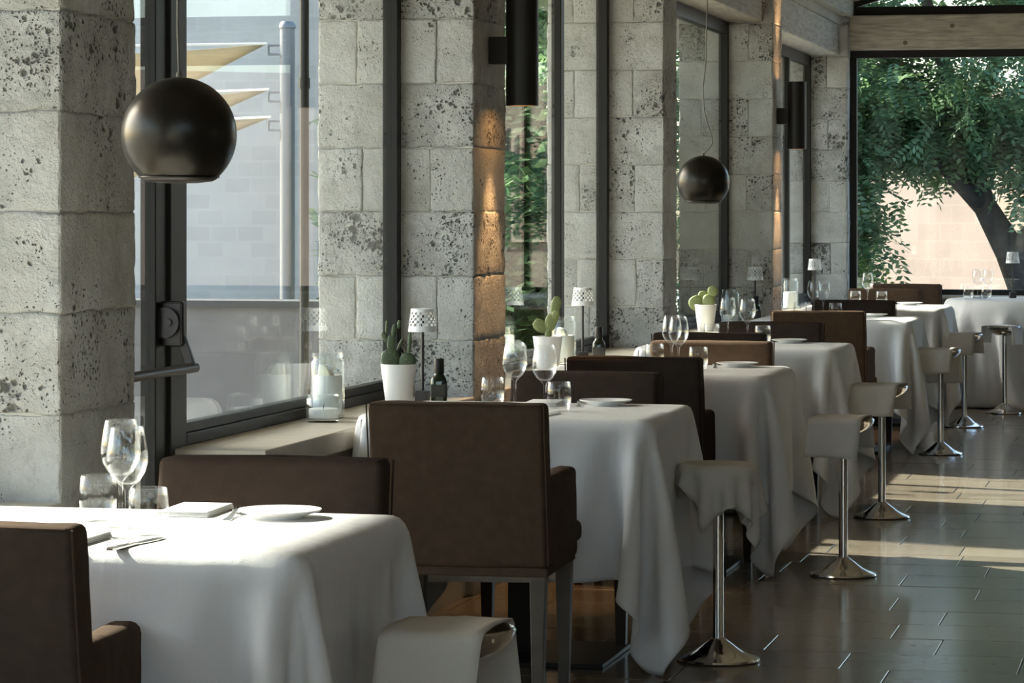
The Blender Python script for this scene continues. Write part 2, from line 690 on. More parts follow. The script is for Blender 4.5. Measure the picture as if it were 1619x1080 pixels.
def lay(x, y, L):
    o = bpy.data.objects.new('floor_tile', tile_me(L))
    o.parent = floor
    o.location = (x, y, rnd.uniform(-0.0003, 0.0003))
    o.rotation_euler = (rnd.gauss(0, 0.0007), rnd.gauss(0, 0.0005), 0)
    COL.objects.link(o)


rest = MB()
LENS = (0.52, 0.6, 0.68, 0.76, 0.84)
for k in range(-36, 40):
    y = ROW0 + k * PITCH
    if y > YE:
        break
    xj = known.get(k, rnd.uniform(-1.2, -0.5))
    xs = [(xj, None)]
    x = xj
    while x > XW - 0.02:
        L = 0.52 if k in (1, 6) and x == xj else rnd.choice(LENS)
        if x - L < XW - 0.3:
            L = round(max(0.1, x - XW), 2)
        x -= L
        if k >= -2:
            lay(x, y, L)
        else:
            rest.box(x + 0.002, x + L - 0.002, y + 0.002, y + PITCH - 0.002, -0.02, 0)
    x = xj
    while x < XR:
        L = rnd.choice(LENS)
        if k >= -2 and x < 0.6:
            lay(x, y, L)
        else:
            rest.box(x + 0.002, min(x + L, XR) - 0.002, y + 0.002, y + PITCH - 0.002, -0.02, 0)
        x += L
o = obj('outlying_tiles', rest, TILE, floor)
o['kind'] = 'stuff'

# ---- the window wall: pillars of tufa blocks, parapets, sills, lintels
wall_left = struct('wall_left')
PILLARS = [(-1.5, -1.02), (2.45, 2.93), (6.39, 6.88), (10.37, 10.87), (14.27, 14.64), (18.09, 18.49), (22.09, 22.50)]


def stone_mesh(sx, sy, sz, nx, ny, nz, amp, seed):
    """one rough block centred on its own origin: gridded box, worn edges, uneven faces"""
    idx, vs, fs = {}, [], []
    hx, hy, hz = sx / 2, sy / 2, sz / 2
    rr_ = 0.007

    def ticks(L, n):
        return [-L / 2, -L / 2 + rr_ * 0.4] + [-L / 2 + rr_ + (L - 2 * rr_) * q / n for q in range(n + 1)] + [L / 2 - rr_ * 0.4, L / 2]
    gx, gy, gz = ticks(sx, nx), ticks(sy, ny), ticks(sz, nz)
    nx, ny, nz = nx + 4, ny + 4, nz + 4
    off = Vector((seed * 7.31, seed * 3.77, seed * 1.93))

    def vid(i, j, k):
        key = (i, j, k)
        if key not in idx:
            p = Vector((gx[i], gy[j], gz[k]))
            r = rr_
            q = Vector((max(-hx + r, min(hx - r, p.x)), max(-hy + r, min(hy - r, p.y)), max(-hz + r, min(hz - r, p.z))))
            d = p - q
            nrm = d.normalized()
            p2 = q + nrm * r * 0.98
            f = noise.noise((p + off) * 14) * 0.7 + noise.noise((p + off) * 38) * 0.7 + 0.15
            ed = (abs(p.x) > hx - 1e-6) + (abs(p.y) > hy - 1e-6) + (abs(p.z) > hz - 1e-6)
            p2 += nrm * (f * amp - (amp * 0.7 if ed > 1 and f < 0.1 else 0))
            idx[key] = len(vs)
            vs.append(tuple(p2))
        return idx[key]
    for i in range(nx):
        for j in range(ny):
            fs.append((vid(i, j, 0), vid(i, j + 1, 0), vid(i + 1, j + 1, 0), vid(i + 1, j, 0)))
            fs.append((vid(i, j, nz), vid(i + 1, j, nz), vid(i + 1, j + 1, nz), vid(i, j + 1, nz)))
    for i in range(nx):
        for k in range(nz):
            fs.append((vid(i, 0, k), vid(i + 1, 0, k), vid(i + 1, 0, k + 1), vid(i, 0, k + 1)))
            fs.append((vid(i, ny, k), vid(i, ny, k + 1), vid(i + 1, ny, k + 1), vid(i + 1, ny, k)))
    for j in range(ny):
        for k in range(nz):
            fs.append((vid(0, j, k), vid(0, j, k + 1), vid(0, j + 1, k + 1), vid(0, j + 1, k)))
            fs.append((vid(nx, j, k), vid(nx, j + 1, k), vid(nx, j + 1, k + 1), vid(nx, j, k + 1)))
    me = bpy.data.meshes.new('stone_block')
    me.from_pydata(vs, [], fs)
    for p in me.polygons:
        p.use_smooth = True
    me.materials.append(TUFA)
    return me


COURSE = 0.2265
seed = 0
for pi, (y0, y1) in enumerate(PILLARS):
    core = obj('stone_pillar', MB().box(XO + 0.0055, XW - 0.0055, y0 + 0.0055, y1 - 0.0055, 0, 2.775), MORTAR, wall_left)
    z = 1.35 - 6 * COURSE
    c = 0
    g = 0.0009
    near = {0: 2, 1: 3, 2: 15, 3: 11, 4: 8}.get(pi, 6)
    while z < 2.77:
        z0, z1 = max(z, 0.0), min(z + COURSE, 2.775)
        z += COURSE
        c += 1
        if z1 - z0 < 0.02:
            continue
        if pi == 2:
            xs = [XO, XO + 0.2, XW] if c % 2 else [XO, XW - 0.30, XW]
        elif c % 2:
            xs = [XO, XO + 0.145 + rnd.uniform(-.02, .02), XW - 0.145 + rnd.uniform(-.02, .02), XW]
        elif c % 4 == 0:
            xs = [XO, XO + 0.26 + rnd.uniform(-.05, .05), XW]
        else:
            xs = [XO, XW]
        for a, b in zip(xs, xs[1:]):
            seed += 1
            sx, sy, sz = b - a - 2 * g, y1 - y0, z1 - z0 - 2 * g
            u = near / 0.25
            me = stone_mesh(sx, sy, sz, max(3, int(sx * u)), max(4, int(sy * u)), max(3, int(sz * u)), 0.005, seed)
            ob = bpy.data.objects.new('stone_block', me)
            ob.parent = core
            ob.location = ((a + b) / 2 + rnd.uniform(-.002, .002), (y0 + y1) / 2 + rnd.uniform(-.003, .003), (z0 + z1) / 2)
            COL.objects.link(ob)

# (start of the fixed glazing, start of the sill) in every bay: the first part of bay 1 is a door
SILL_START = {0: -1.02, 1: 2.93, 2: 7.92, 3: 10.87, 4: 14.64, 5: 18.49}
for i in range(6):
    ya, yb = SILL_START[i], PILLARS[i + 1][0]
    obj('parapet', MB().box(XO + 0.05, XW - 0.03, ya + 0.01, yb, 0, ZS - 0.06), PLASTER, wall_left)
    obj('sill_slab', MB().box(XO - 0.03, XW, ya, yb + 0.01, ZS - 0.062, ZS), SILLSTONE, wall_left, bevel=0.004)
for i in range(6):
    ya, yb = PILLARS[i][1], PILLARS[i + 1][0]
    obj('lintel', MB().box(XO + 0.06, XW - 0.06, ya - 0.02, yb + 0.02, ZT, ZT + 0.22), WOODBEAM_Y, wall_left, bevel=0.008)
    obj('plaster_band', MB().box(XO + 0.06, XW - 0.045, ya - 0.02, yb + 0.02, ZT + 0.22, 2.80), PLASTER, wall_left)
obj('wall_plate', MB().box(XO, XW + 0.03, YB, YE + 0.25, 2.775, 2.93), WOODBEAM_Y, wall_left, bevel=0.006)
obj('end_segment', MB().box(XO, XW, YB, -1.05, 0, 2.775), PLASTER, wall_left)

FW = 0.05
WIN = 0


def frame_bar(name, x0, x1, y0, y1, z0, z1, parent):
    return obj(name, MB().box(x0, x1, y0, y1, z0, z1), FRAMEMETAL, parent, bevel=0.003)


def window(ya, yb, z0, mull, n):
    wd = struct('window_%d' % n)
    a, b = XG - 0.03, XG + 0.025
    frame_bar('frame', a, b, ya, ya + FW, z0, ZT, wd)
    frame_bar('frame', a, b, yb - FW, yb, z0, ZT, wd)
    frame_bar('frame', a, b, ya + FW, yb - FW, z0, z0 + 0.034, wd)
    frame_bar('sash', a + 0.006, b - 0.006, ya + FW, yb - FW, z0 + 0.034, z0 + 0.062, wd)
    frame_bar('frame', a, b, ya + FW, yb - FW, ZT - 0.075, ZT, wd)
    for ym in mull:
        frame_bar('mullion', a + 0.005, b - 0.005, ym - 0.035, ym + 0.035, z0 + 0.062, ZT - 0.075, wd)
    ys = [ya + FW] + [q for ym in mull for q in (ym - 0.03, ym + 0.03)] + [yb - FW]
    for p, q in zip(ys[::2], ys[1::2]):
        obj('pane', MB().box(XG - 0.004, XG + 0.004, p, q, z0 + 0.062, ZT - 0.075), PANE, wd)
    return wd


window(2.93, 6.39, ZS, [4.4], 1)
window(-1.02, 2.45, ZS, [0.4], 10)
window(7.985, 10.37, ZS, [], 2)
window(10.87, 14.27, ZS, [13.2], 3)
window(14.64, 18.09, ZS, [15.5], 4)
window(18.49, 22.09, ZS, [20.92], 5)

# door beside the first pillar, with a panic bar
d1 = struct('door_1')
a, b = XG - 0.035, XG + 0.03
frame_bar('jamb', a, b, 7.885, 7.983, 0, ZT, d1)
frame_bar('jamb', a, b, 6.88, 6.93, 0, ZT, d1)
frame_bar('head', a, b, 6.93, 7.885, ZT - 0.075, ZT, d1)
leaf_a, leaf_b = XG - 0.025, XG + 0.02
frame_bar('stile', leaf_a, leaf_b, 7.79, 7.878, 0.01, ZT - 0.08, d1)
frame_bar('stile', leaf_a, leaf_b, 6.935, 7.02, 0.01, ZT - 0.08, d1)
frame_bar('rail', leaf_a, leaf_b, 7.02, 7.79, 0.01, 0.12, d1)
frame_bar('rail', leaf_a, leaf_b, 7.02, 7.79, ZT - 0.16, ZT - 0.08, d1)
obj('pane', MB().box(XG - 0.004, XG + 0.004, 7.02, 7.79, 0.12, ZT - 0.16), PANE, d1)
for yy in (7.845, 6.97):
    bx = obj('panic_bar_case', MB().box(leaf_b, leaf_b + 0.064, yy - 0.018, yy + 0.022, 0.985, 1.108), GUNMETAL, d1, bevel=0.008)
    obj('pivot_disc', MB().tube([(leaf_b + 0.014, yy - 0.017, 1.05), (leaf_b + 0.014, yy - 0.030, 1.05)], 0.042, 32), GUNMETAL, bx, sm=40)
    obj('pivot_pin', MB().tube([(leaf_b + 0.026, yy - 0.029, 1.05), (leaf_b + 0.026, yy - 0.036, 1.05)], 0.011, 16), GUNMETAL, bx, sm=40)
    q = MB()
    for y_ in (yy - 0.006, yy + 0.010):
        q.v += [(leaf_b + 0.030, y_, 1.035), (leaf_b + 0.058, y_, 1.035), (leaf_b + 0.094, y_, 0.935), (leaf_b + 0.090, y_, 0.915), (leaf_b + 0.070, y_, 0.922)]
    q.f = [(4, 3, 2, 1, 0), (5, 6, 7, 8, 9)] + [(k, (k + 1) % 5, (k + 1) % 5 + 5, k + 5) for k in range(5)]
    obj('bar_arm', q, GUNMETAL, bx, bevel=0.003)
obj('push_bar', MB().tube([(leaf_b + 0.083, 6.93, 0.926), (leaf_b + 0.083, 7.875, 0.926)], 0.0135, 16), GUNMETAL, d1, sm=40)

# ---- end wall: parapet, big glazing, timber tie beam, glazed gable
wall_back = struct('wall_back')
obj('parapet', MB().box(XW, XR, YE - 0.05, YE + 0.22, 0, 0.72), PLASTER, wall_back)
obj('sill_slab', MB().box(XW, XR, YE - 0.09, YE + 0.24, 0.72, 0.745), SILLSTONE, wall_back, bevel=0.003)
tie = obj('tie_beam', MB().box(XW, XR + 0.2, YE - 0.10, YE + 0.14, 2.53, 2.785), WOODBEAM_X, wall_back, bevel=0.012)
for kx, kz in ((-2.06, 2.58), (-1.72, 2.70)):
    obj('knot', MB().lathe([(0, 0.004), (0.014, 0.003), (0.019, 0)], 14).mesh('k') and MB().tube([(kx, YE - 0.103, kz), (kx, YE - 0.09, kz)], 0.017, 14), plain('knot_wood', (0.2, 0.16, 0.11), 0.9), tie)


def end_frame(name, x0, x1, z0, z1, parent):
    return obj(name, MB().box(x0, x1, YE - 0.03, YE + 0.03, z0, z1), FRAMEMETAL, parent, bevel=0.003)


w6 = struct('window_6')
SL = 0.30                                                  # pitch of the roof
xm = [XW, -0.62, 1.2, 3.0, 4.6, XR]
end_frame('frame', XW, XR, 0.745, 0.785, w6)
end_frame('frame', XW, XR, 2.475, 2.53, w6)
for x in xm:
    xx = min(max(x, XW + 0.025), XR - 0.025)
    end_frame('mullion', xx - 0.025, xx + 0.025, 0.785, 2.475, w6)
for x0, x1 in zip(xm, xm[1:]):
    obj('pane', MB().box(x0 + 0.025, x1 - 0.025, YE - 0.004, YE + 0.004, 0.785, 2.475), PANE, w6)
w7 = struct('window_7')
end_frame('frame', XW, XR, 2.785, 2.85, w7)
XM = (XW + XR) / 2
zr = 2.90


def zroof(x):
    return zr + SL * (min(x, XW + XR - x) - XW)


for x0, x1 in ((XW, XM), (XM, XR)):
    q = MB()
    for yy in (YE - 0.03, YE + 0.03):
        for x, dz in ((x0, 0), (x1, 0), (x1, -0.085), (x0, -0.085)):
            q.v.append((x, yy, zroof(x) + dz + 0.02))
    q.f = [(0, 1, 2, 3), (7, 6, 5, 4), (0, 4, 5, 1), (3, 2, 6, 7), (0, 3, 7, 4), (1, 5, 6, 2)]
    obj('gable_frame', q, FRAMEMETAL, w7)
    q = MB()
    for yy in (YE - 0.004, YE + 0.004):
        for x, zz in ((x0, 2.85), (x1, 2.85), (x1, zroof(x1) - 0.06), (x0, zroof(x0) - 0.06)):
            q.v.append((x, yy, zz))
    q.f = [(0, 1, 2, 3), (7, 6, 5, 4), (0, 4, 5, 1), (3, 2, 6, 7), (0, 3, 7, 4), (1, 5, 6, 2)]
    obj('gable_pane', q, PANE, w7)

# ---- right wall with tall windows, wall behind the camera, roof
wall_right = struct('wall_right')
for yc in (-1.0, 1.8, 4.6, 8.6, 12.45, 16.3, 20.3):
    obj('stone_pier', MB().box(XR, XR + 0.4, yc - 1.68, yc + 1.68, 0, 2.9), PLASTER, wall_right)
obj('parapet', MB().box(XR, XR + 0.3, YB, YE, 0, 0.72), PLASTER, wall_right)
obj('lintel', MB().box(XR, XR + 0.3, YB, YE, 2.4, 2.95), PLASTER, wall_right)
w8 = struct('window_8')
obj('pane', MB().box(XR + 0.10, XR + 0.108, YB, YE, 0.72, 2.4), PANE, w8)
obj('dimming_roof', MB().box(XR + 0.2, XR + 4.2, YB, YE, 2.95, 3.1), CEILWOOD, wall_right)  # unseen roof added outside to dim the right windows
obj('right_dimming_wall', MB().box(XR + 4.2, XR + 4.5, YB - 3, YE + 3, -0.13, 2.3), PLASTER, wall_right)  # unseen wall added opposite, also to cut light from the right
wall_front = struct('wall_front')
obj('parapet', MB().box(XO, XR + 0.4, YB - 0.2, YB, 0, 0.1), PLASTER, wall_front)
obj('lintel', MB().box(XO, XR + 0.4, YB - 0.2, YB, 2.75, 2.95), PLASTER, wall_front)
obj('dimming_roof', MB().box(XO, XR, YB - 3.4, YB - 0.2, 2.95, 3.1), CEILWOOD, wall_front)  # unseen roof added to weaken the light from behind the camera
obj('front_dimming_wall', MB().box(XO, XR, YB - 6.2, YB - 5.9, -0.13, 1.7), PLASTER, wall_front)  # unseen wall added to hold back low light from the front
w9 = struct('window_9')
obj('plaster_wall', MB().box(1.4, XR + 0.4, YB - 0.2, YB, 0, 2.95), PLASTER, wall_front)
for x in (XO + 0.05, -1.2, 1.37):
    obj('mullion', MB().box(x - 0.03, x + 0.03, YB - 0.13, YB - 0.07, 0.1, 2.75), FRAMEMETAL, w9)
obj('pane', MB().box(XO + 0.05, 1.4, YB - 0.104, YB - 0.096, 0.1, 2.75), PANE, w9)

ceiling = struct('ceiling')
for sgn in (0, 1):
    x0, x1 = (XO - 0.9, XM) if sgn == 0 else (XM, XR + 0.9)
    nb = 16
    for i in range(nb):
        pass
    q = MB()
    for yy in (YB - 0.2, YE + 0.9):
        for x, dz in ((x0, 0.03), (x1, 0.03), (x1, 0.15), (x0, 0.15)):
            q.v.append((x, yy, zroof(x) + dz + 0.11))
    q.f = [(0, 1, 2, 3), (7, 6, 5, 4), (0, 4, 5, 1), (3, 2, 6, 7), (0, 3, 7, 4), (1, 5, 6, 2)]
    obj('roof_boards', q, CEILWOOD, ceiling)
for y in [YB + 0.5 + 1.95 * i for i in range(13)] + [22.02]:
    for x0, x1 in ((XW + 0.02, XM), (XM, XR)):
        q = MB()
        for yy in (y - 0.06, y + 0.06):
            for x, dz in ((x0, -0.02), (x1, -0.02), (x1, 0.14), (x0, 0.14)):
                q.v.append((x, yy, zroof(x) + dz))
        q.f = [(0, 1, 2, 3), (7, 6, 5, 4), (0, 4, 5, 1), (3, 2, 6, 7), (0, 3, 7, 4), (1, 5, 6, 2)]
        obj('rafter', q, WOODBEAM_X, ceiling)
obj('ridge_beam', MB().box(XM - 0.1, XM + 0.1, YB, YE, zroof(XM) - 0.2, zroof(XM) + 0.05), WOODBEAM_Y, ceiling)

# ---- wall lamps on pillars 3 and 5 (counting the one behind the camera)
def sconce(y, label, power):
    t = thing('wall_sconce', label, 'wall lamp', (XW, y, 1.73), 0, None)
    xc = 0.117
    prof = [(0.0, 0.03), (0.046, 0.03), (0.046, 0.0), (0.0585, 0.0), (0.0585, 0.407), (0.046, 0.407), (0.046, 0.375), (0, 0.375)]
    obj('lamp_body', MB().lathe(prof, 36, (xc, 0, 0)), SCONCE, t, sm=40)
    obj('wall_bracket', MB().box(0.0, xc - 0.045, -0.035, 0.035, 0.15, 0.247), SCONCE, t, bevel=0.003)
    for nm, z, up in (('lower_bulb', 0.012, False), ('upper_bulb', 0.395, True)):
        obj(nm, MB().lathe([(0, -0.004), (0.042, -0.004), (0.042, 0.004), (0, 0.004)], 24, (xc, 0, z)), GLOW, t)
        L = bpy.data.lights.new('sconce_beam', 'SPOT')
        L.energy = power * (1.0 if not up else 0.8)
        L.color = (1.0, 0.56, 0.24)
        L.spot_size = math.radians(54)
        L.spot_blend = 0.6
        L.shadow_soft_size = 0.03
        lo = bpy.data.objects.new('sconce_beam', L)
        lo.location = (XW + xc, y, 1.73 + (0.0 if not up else 0.41))
        lo.rotation_euler = (0 if not up else PI, 0, 0)
        COL.objects.link(lo)
    return t


sconce(10.62, 'black cylinder wall lamp on the pillar behind the second table, glowing orange down the stone', 17)
sconce(18.29, 'smaller looking black cylinder wall lamp on the farther lit pillar near the tree window', 18)

# ------------------------------------------------------------------ outdoors
ground = struct('ground')
obj('paving', MB().box(-60, 60, -30, 120, -0.25, -0.13), PAVING, ground)

t = thing('grey_building', 'tall pale grey block building seen through the large first window', 'building', (-13.9, 27, -0.13))
obj('masonry_wall', MB().box(-11, 6.2, 0, 7, 0, 15), GREYWALL, t)
obj('cornice', MB().box(-11.2, 6.4, -0.2, 7.2, 15, 15.4), GREYWALL, t)
for i in range(3):
    wdo = obj('window_frame', MB().box(-9 + 4 * i - 0.7, -9 + 4 * i + 0.7, -0.06, 0.0, 9.2, 11.4), GREYWALL, t)
    obj('shutter', MB().box(-9 + 4 * i - 0.55, -9 + 4 * i + 0.55, -0.09, -0.06, 9.3, 11.3), POLE_STEEL, wdo)

t = thing('rose_building', 'sunlit rose coloured stone building behind the tree in the end window', 'building', (-4.2, 54, -0.13), math.radians(-38))
obj('masonry_wall', MB().box(-4.5, 22, 0, 5, 0, 3.6), PINKWALL, t)
for i, (wx, wz) in enumerate(((1.6, 1.1), (4.8, 1.1), (8.0, 1.1), (11.2, 1.1))):
    f_ = obj('window_surround', MB().box(wx - 0.55, wx + 0.55, -0.08, 0.02, wz - 0.1, wz + 1.7), plain('pale_stone', (0.36, 0.29, 0.24), 0.9), t)
    obj('shutter', MB().box(wx - 0.42, wx + 0.42, -0.11, -0.06, wz, wz + 1.6), plain('faded_shutter', (0.25, 0.18, 0.14), 0.9), f_)

COPING = plain('dark_coping', (0.06, 0.06, 0.06), 0.8)
gw = tag(obj('ground_screen', MB().box(-9.0, -4.35, 16.0, 16.3, -0.13, 0.82), plain('grey_render', (0.15, 0.145, 0.145), 0.9, var=0.12, vscale=4), None), 'low grey wall added outside the first window to hide bright ground', 'garden wall')  # added to hide the sunlit paving and keep the lower glass dim

obj('coping', MB().box(-9.03, -4.32, 15.97, 16.33, 0.82, 0.86), COPING, gw)

# shade sails on a steel pole, outside the first window
t = thing('sail_pole', 'grey steel pole with brackets outside the first window', 'pole', (-5.84, 19.2, -0.13))
obj('pole', MB().tube([(0, 0, 0), (0, 0, 2.71)], 0.05, 20), POLE_STEEL, t, sm=40)
obj('pole_cap', MB().lathe([(0, 0.03), (0.04, 0.025), (0.056, 0), (0.056, -0.02)], 20, (0, 0, 2.71)), POLE_STEEL, t, sm=40)
for zz in (2.58, 2.27, 2.08):
    obj('bracket', MB().tube([(-0.13, 0, zz), (-0.04, 0, zz), (-0.04, 0, zz - 0.06), (-0.13, 0, zz - 0.06), (-0.13, 0, zz)], 0.010, 8), POLE_STEEL, t)


def sail(name, tip, a, b, label, sag=0.12):
    """three-cornered sail, its edges cut in curves"""
    tip, a, b = Vector(tip), Vector(a), Vector(b)
    n = 14
    q = MB()
    idx = {}
    cen = (tip + a + b) / 3
    for i in range(n + 1):
        for j in range(n + 1 - i):
            u, v = i / n, j / n
            s = 1 - u - v
            p = tip * s + a * u + b * v
            pull = (1 - min(s, u, v) * 3) * (4 * max(s * u, u * v, s * v)) * 0.16
            p = p.lerp(cen, pull)
            p.z -= sag * 27 * s * u * v
            idx[i, j] = len(q.v)
            q.v.append(tuple(p))
    for i in range(n):
        for j in range(n - i):
            q.f.append((idx[i, j], idx[i + 1, j], idx[i, j + 1]))
            if i + j < n - 1:
                q.f.append((idx[i + 1, j], idx[i + 1, j + 1], idx[i, j + 1]))
    o = obj(name, q, SAIL, None, sm=180)
    o.modifiers.new('thick', 'SOLIDIFY').thickness = 0.004
    return tag(o, label, 'shade sail', 'shade sails outside the first window')


for px_, py_ in ((-7.95, 18.85), (-7.95, 20.95)):
    t2_ = thing('sail_pole', 'grey steel pole holding the far corners of the shade sails, %s one' % ('nearer' if py_ < 20 else 'farther'), 'pole', (px_, py_, -0.13))
    obj('pole', MB().tube([(0, 0, 0), (0, 0, 2.7)], 0.05, 20), POLE_STEEL, t2_, sm=40)
    obj('pole_cap', MB().lathe([(0, 0.03), (0.04, 0.025), (0.056, 0), (0.056, -0.02)], 20, (0, 0, 2.7)), POLE_STEEL, t2_, sm=40)
for tip_, a_, b_, lab_ in (((-5.98, 19.2, 2.46), (-7.9, 18.9, 2.44), (-7.9, 19.8, 1.50), 'uppermost beige shade sail stretched from the pole outside the first window'),
                           ((-5.98, 19.25, 2.16), (-7.9, 19.85, 2.14), (-7.9, 20.4, 1.45), 'middle beige shade sail stretched from the pole outside the first window'),
                           ((-5.98, 19.3, 1.98), (-7.9, 20.45, 1.96), (-7.9, 20.9, 1.40), 'lowest beige shade sail stretched from the pole outside the first window')):
    so_ = sail('shade_sail', tip_, a_, b_, lab_, 0.02)
    obj('edge_rope', MB().tube([tip_, a_], 0.008, 8), ROPE, so_)


def sun_blocker(y0, y1, label, reach=3.1):  # added out of view to cut the sun into floor bands
    """unseen canvas strip added along the windows to block sun, its ends cut along the way the sun shines"""
    q = MB()
    n, m_ = 10, 8
    k = -SUN_H.y / SUN_H.x
    for i in range(n + 1):
        for j in range(m_ + 1):
            u, v = i / n, j / m_
            x = -4.9 - reach * u
            y = y0 + (y1 - y0) * v + k * (XG - x)
            q.v.append((x, y, 4.20 - 0.10 * math.sin(PI * u) * math.sin(PI * v)))
    for i in range(n):
        for j in range(m_):
            a = i * (m_ + 1) + j
            q.f.append((a, a + 1, a + m_ + 2, a + m_ + 1))
    o = obj('sun_block_strip', q, BLOCKER_CLOTH, None, sm=180)
    o.modifiers.new('thick', 'SOLIDIFY').thickness = 0.006
    return tag(o, label, 'awning')


sun_blocker(6.45, 12.16, 'long unseen canvas strip added over the first window to block sun')
sun_blocker(12.93, 14.62, 'short unseen canvas strip added over the second window to block sun')
sun_blocker(18.2, 19.35, 'narrow unseen canvas strip added over the fourth pillar to block sun')
sun_blocker(4.75, 6.35, 'short unseen canvas strip added just before the door to block sun', 1.6)
sun_blocker(1.0, 4.7, 'unseen canvas strip added before the door to block sun')
t = thing('drain_pipe', 'dark downpipe outside the first window, beside the second pillar', 'pipe', (-4.09, 13.72, -0.13))
obj('pipe', MB().tube([(0, 0, 0), (0, 0, 4.2)], 0.022, 14), BLACKMETAL, t, sm=40)
for zz in (0.6, 2.06, 3.6):
    obj('collar', MB().tube([(0, 0, zz), (0, 0, zz + 0.05)], 0.027, 14), BLACKMETAL, t, sm=40)


# ---- foliage
def fronds(centers, spread, count, length, nl, seedv, width=0.3, droop=0.5, flat=0.8):
    """many pinnate leaves, each a spine of leaflet pairs, as one numpy mesh"""
    R = np.random.RandomState(seedv)
    C = np.array(centers, float)
    pick = R.randint(0, len(C), count)
    pos = C[pick] + R.normal(0, 1, (count, 3)) * np.array(spread) * 0.5
    d = R.normal(0, 1, (count, 3))
    d[:, 2] = d[:, 2] * 0.5 - droop
    d /= np.linalg.norm(d, axis=1, keepdims=True)
    up = np.tile(np.array([[0, 0, 1.0]]), (count, 1)) + R.normal(0, 0.35, (count, 3))
    side = np.cross(d, up)
    side /= np.linalg.norm(side, axis=1, keepdims=True)
    nrm = np.cross(side, d)
    L = length * R.uniform(0.7, 1.25, (count, 1))
    V = []
    for k in range(nl):
        s = (k + 0.6) / nl
        base = pos + d * L * s - np.array([[0, 0, 1.0]]) * L * 0.28 * s * s
        ll = L * width * (1.0 - 0.45 * abs(s - 0.45))
        for sg in (-1, 1):
            ax = side * sg * 0.86 + d * 0.5 + nrm * R.normal(0, 0.22, (count, 1))
            wd = d * 0.86 - side * sg * 0.5
            a = base
            b = base + ax * ll * 0.5 + wd * ll * 0.24
            c = base + ax * ll
            e = base + ax * ll * 0.5 - wd * ll * 0.24
            V.append(np.stack([a, b, c, e], 1))
    V = np.concatenate(V, 0).reshape(-1, 3)
    nq = len(V) // 4
    me = bpy.data.meshes.new('foliage')
    me.vertices.add(len(V))
    me.vertices.foreach_set('co', V.ravel())
    me.loops.add(nq * 4)
    me.loops.foreach_set('vertex_index', np.arange(nq * 4))
    me.polygons.add(nq)
    me.polygons.foreach_set('loop_start', np.arange(nq) * 4)
    me.polygons.foreach_set('loop_total', np.full(nq, 4))
    me.update()
    me.validate()
    return me


R0 = random.Random(11)
tree = thing('carob_tree', 'large leafy tree with a forked trunk outside the end window', 'tree', (-1.75, 33.5, -0.13))
bm_ = MB()
trunk_pts = [(0.15, 0, 0), (0.02, 0, 0.5), (-0.22, 0.02, 1.05), (-0.50, 0.05, 1.55), (-0.72, 0.1, 2.2), (-0.95, 0.2, 3.1), (-1.3, 0.4, 4.3)]
bm_.tube(trunk_pts, [0.27, 0.21, 0.17, 0.13, 0.10, 0.08, 0.05], 16)
trunk = obj('trunk', bm_, BARK, tree, sm=60)
for pts, rs in (([(-0.2, 0, 1.0), (0.12, -0.05, 1.35), (0.55, -0.1, 1.9), (1.1, -0.1, 2.6), (1.7, 0, 3.6)], [0.14, 0.12, 0.10, 0.08, 0.05]),
                ([(-0.5, 0.05, 1.5), (-0.95, -0.1, 2.0), (-1.5, -0.2, 2.5), (-2.1, -0.3, 2.9)], [0.10, 0.08, 0.06, 0.03]),
                ([(-0.72, 0.1, 2.2), (-0.5, 0.4, 2.9), (-0.1, 0.7, 3.9), (0.2, 0.8, 4.8)], [0.09, 0.08, 0.06, 0.03]),
                ([(-2.0, -0.3, 2.85), (-2.2, -0.4, 2.3), (-2.25, -0.45, 1.6)], [0.03, 0.022, 0.012])):
    obj('branch', MB().tube(pts, rs, 10), BARK, tree, sm=60)
cl = []
for i in range(165):
    x = R0.uniform(-3.6, 3.3)
    zc = R0.uniform(2.5, 6.2)
    if x > 0.4:
        zc = R0.uniform(1.5, 5.8)
    cl.append((x, R0.uniform(-1.3, 2.4), zc))
for i in range(26):                                            # sprays that hang low at the left
    cl.append((R0.uniform(-2.6, -1.9), R0.uniform(-0.8, 0.6), R0.uniform(0.9, 2.4)))
for i in range(22):
    cl.append((R0.uniform(-1.4, -0.2), R0.uniform(-0.5, 1.2), R0.uniform(2.2, 2.6)))
for i in range(14):
    cl.append((R0.uniform(0.25, 1.0), R0.uniform(-0.5, 1.2), R0.uniform(1.0, 2.2)))
fo = put('foliage', fronds(cl, (0.50, 0.5, 0.38), 13500, 0.34, 7, 3, width=0.33), LEAF_TREE, tree)
fo['kind'] = 'stuff'
fo['label'] = 'dense dark green feathery leaves'
cl2 = [(R0.uniform(-2.25, -1.9), R0.uniform(-0.9, -0.5), R0.uniform(0.7, 1.35)) for i in range(12)]
fo = put('lower_foliage', fronds(cl2, (0.3, 0.3, 0.3), 420, 0.24, 6, 5, droop=0.9), LEAF_LIGHT, tree)
fo['kind'] = 'stuff'
fo['label'] = 'yellow green leaves hanging low'

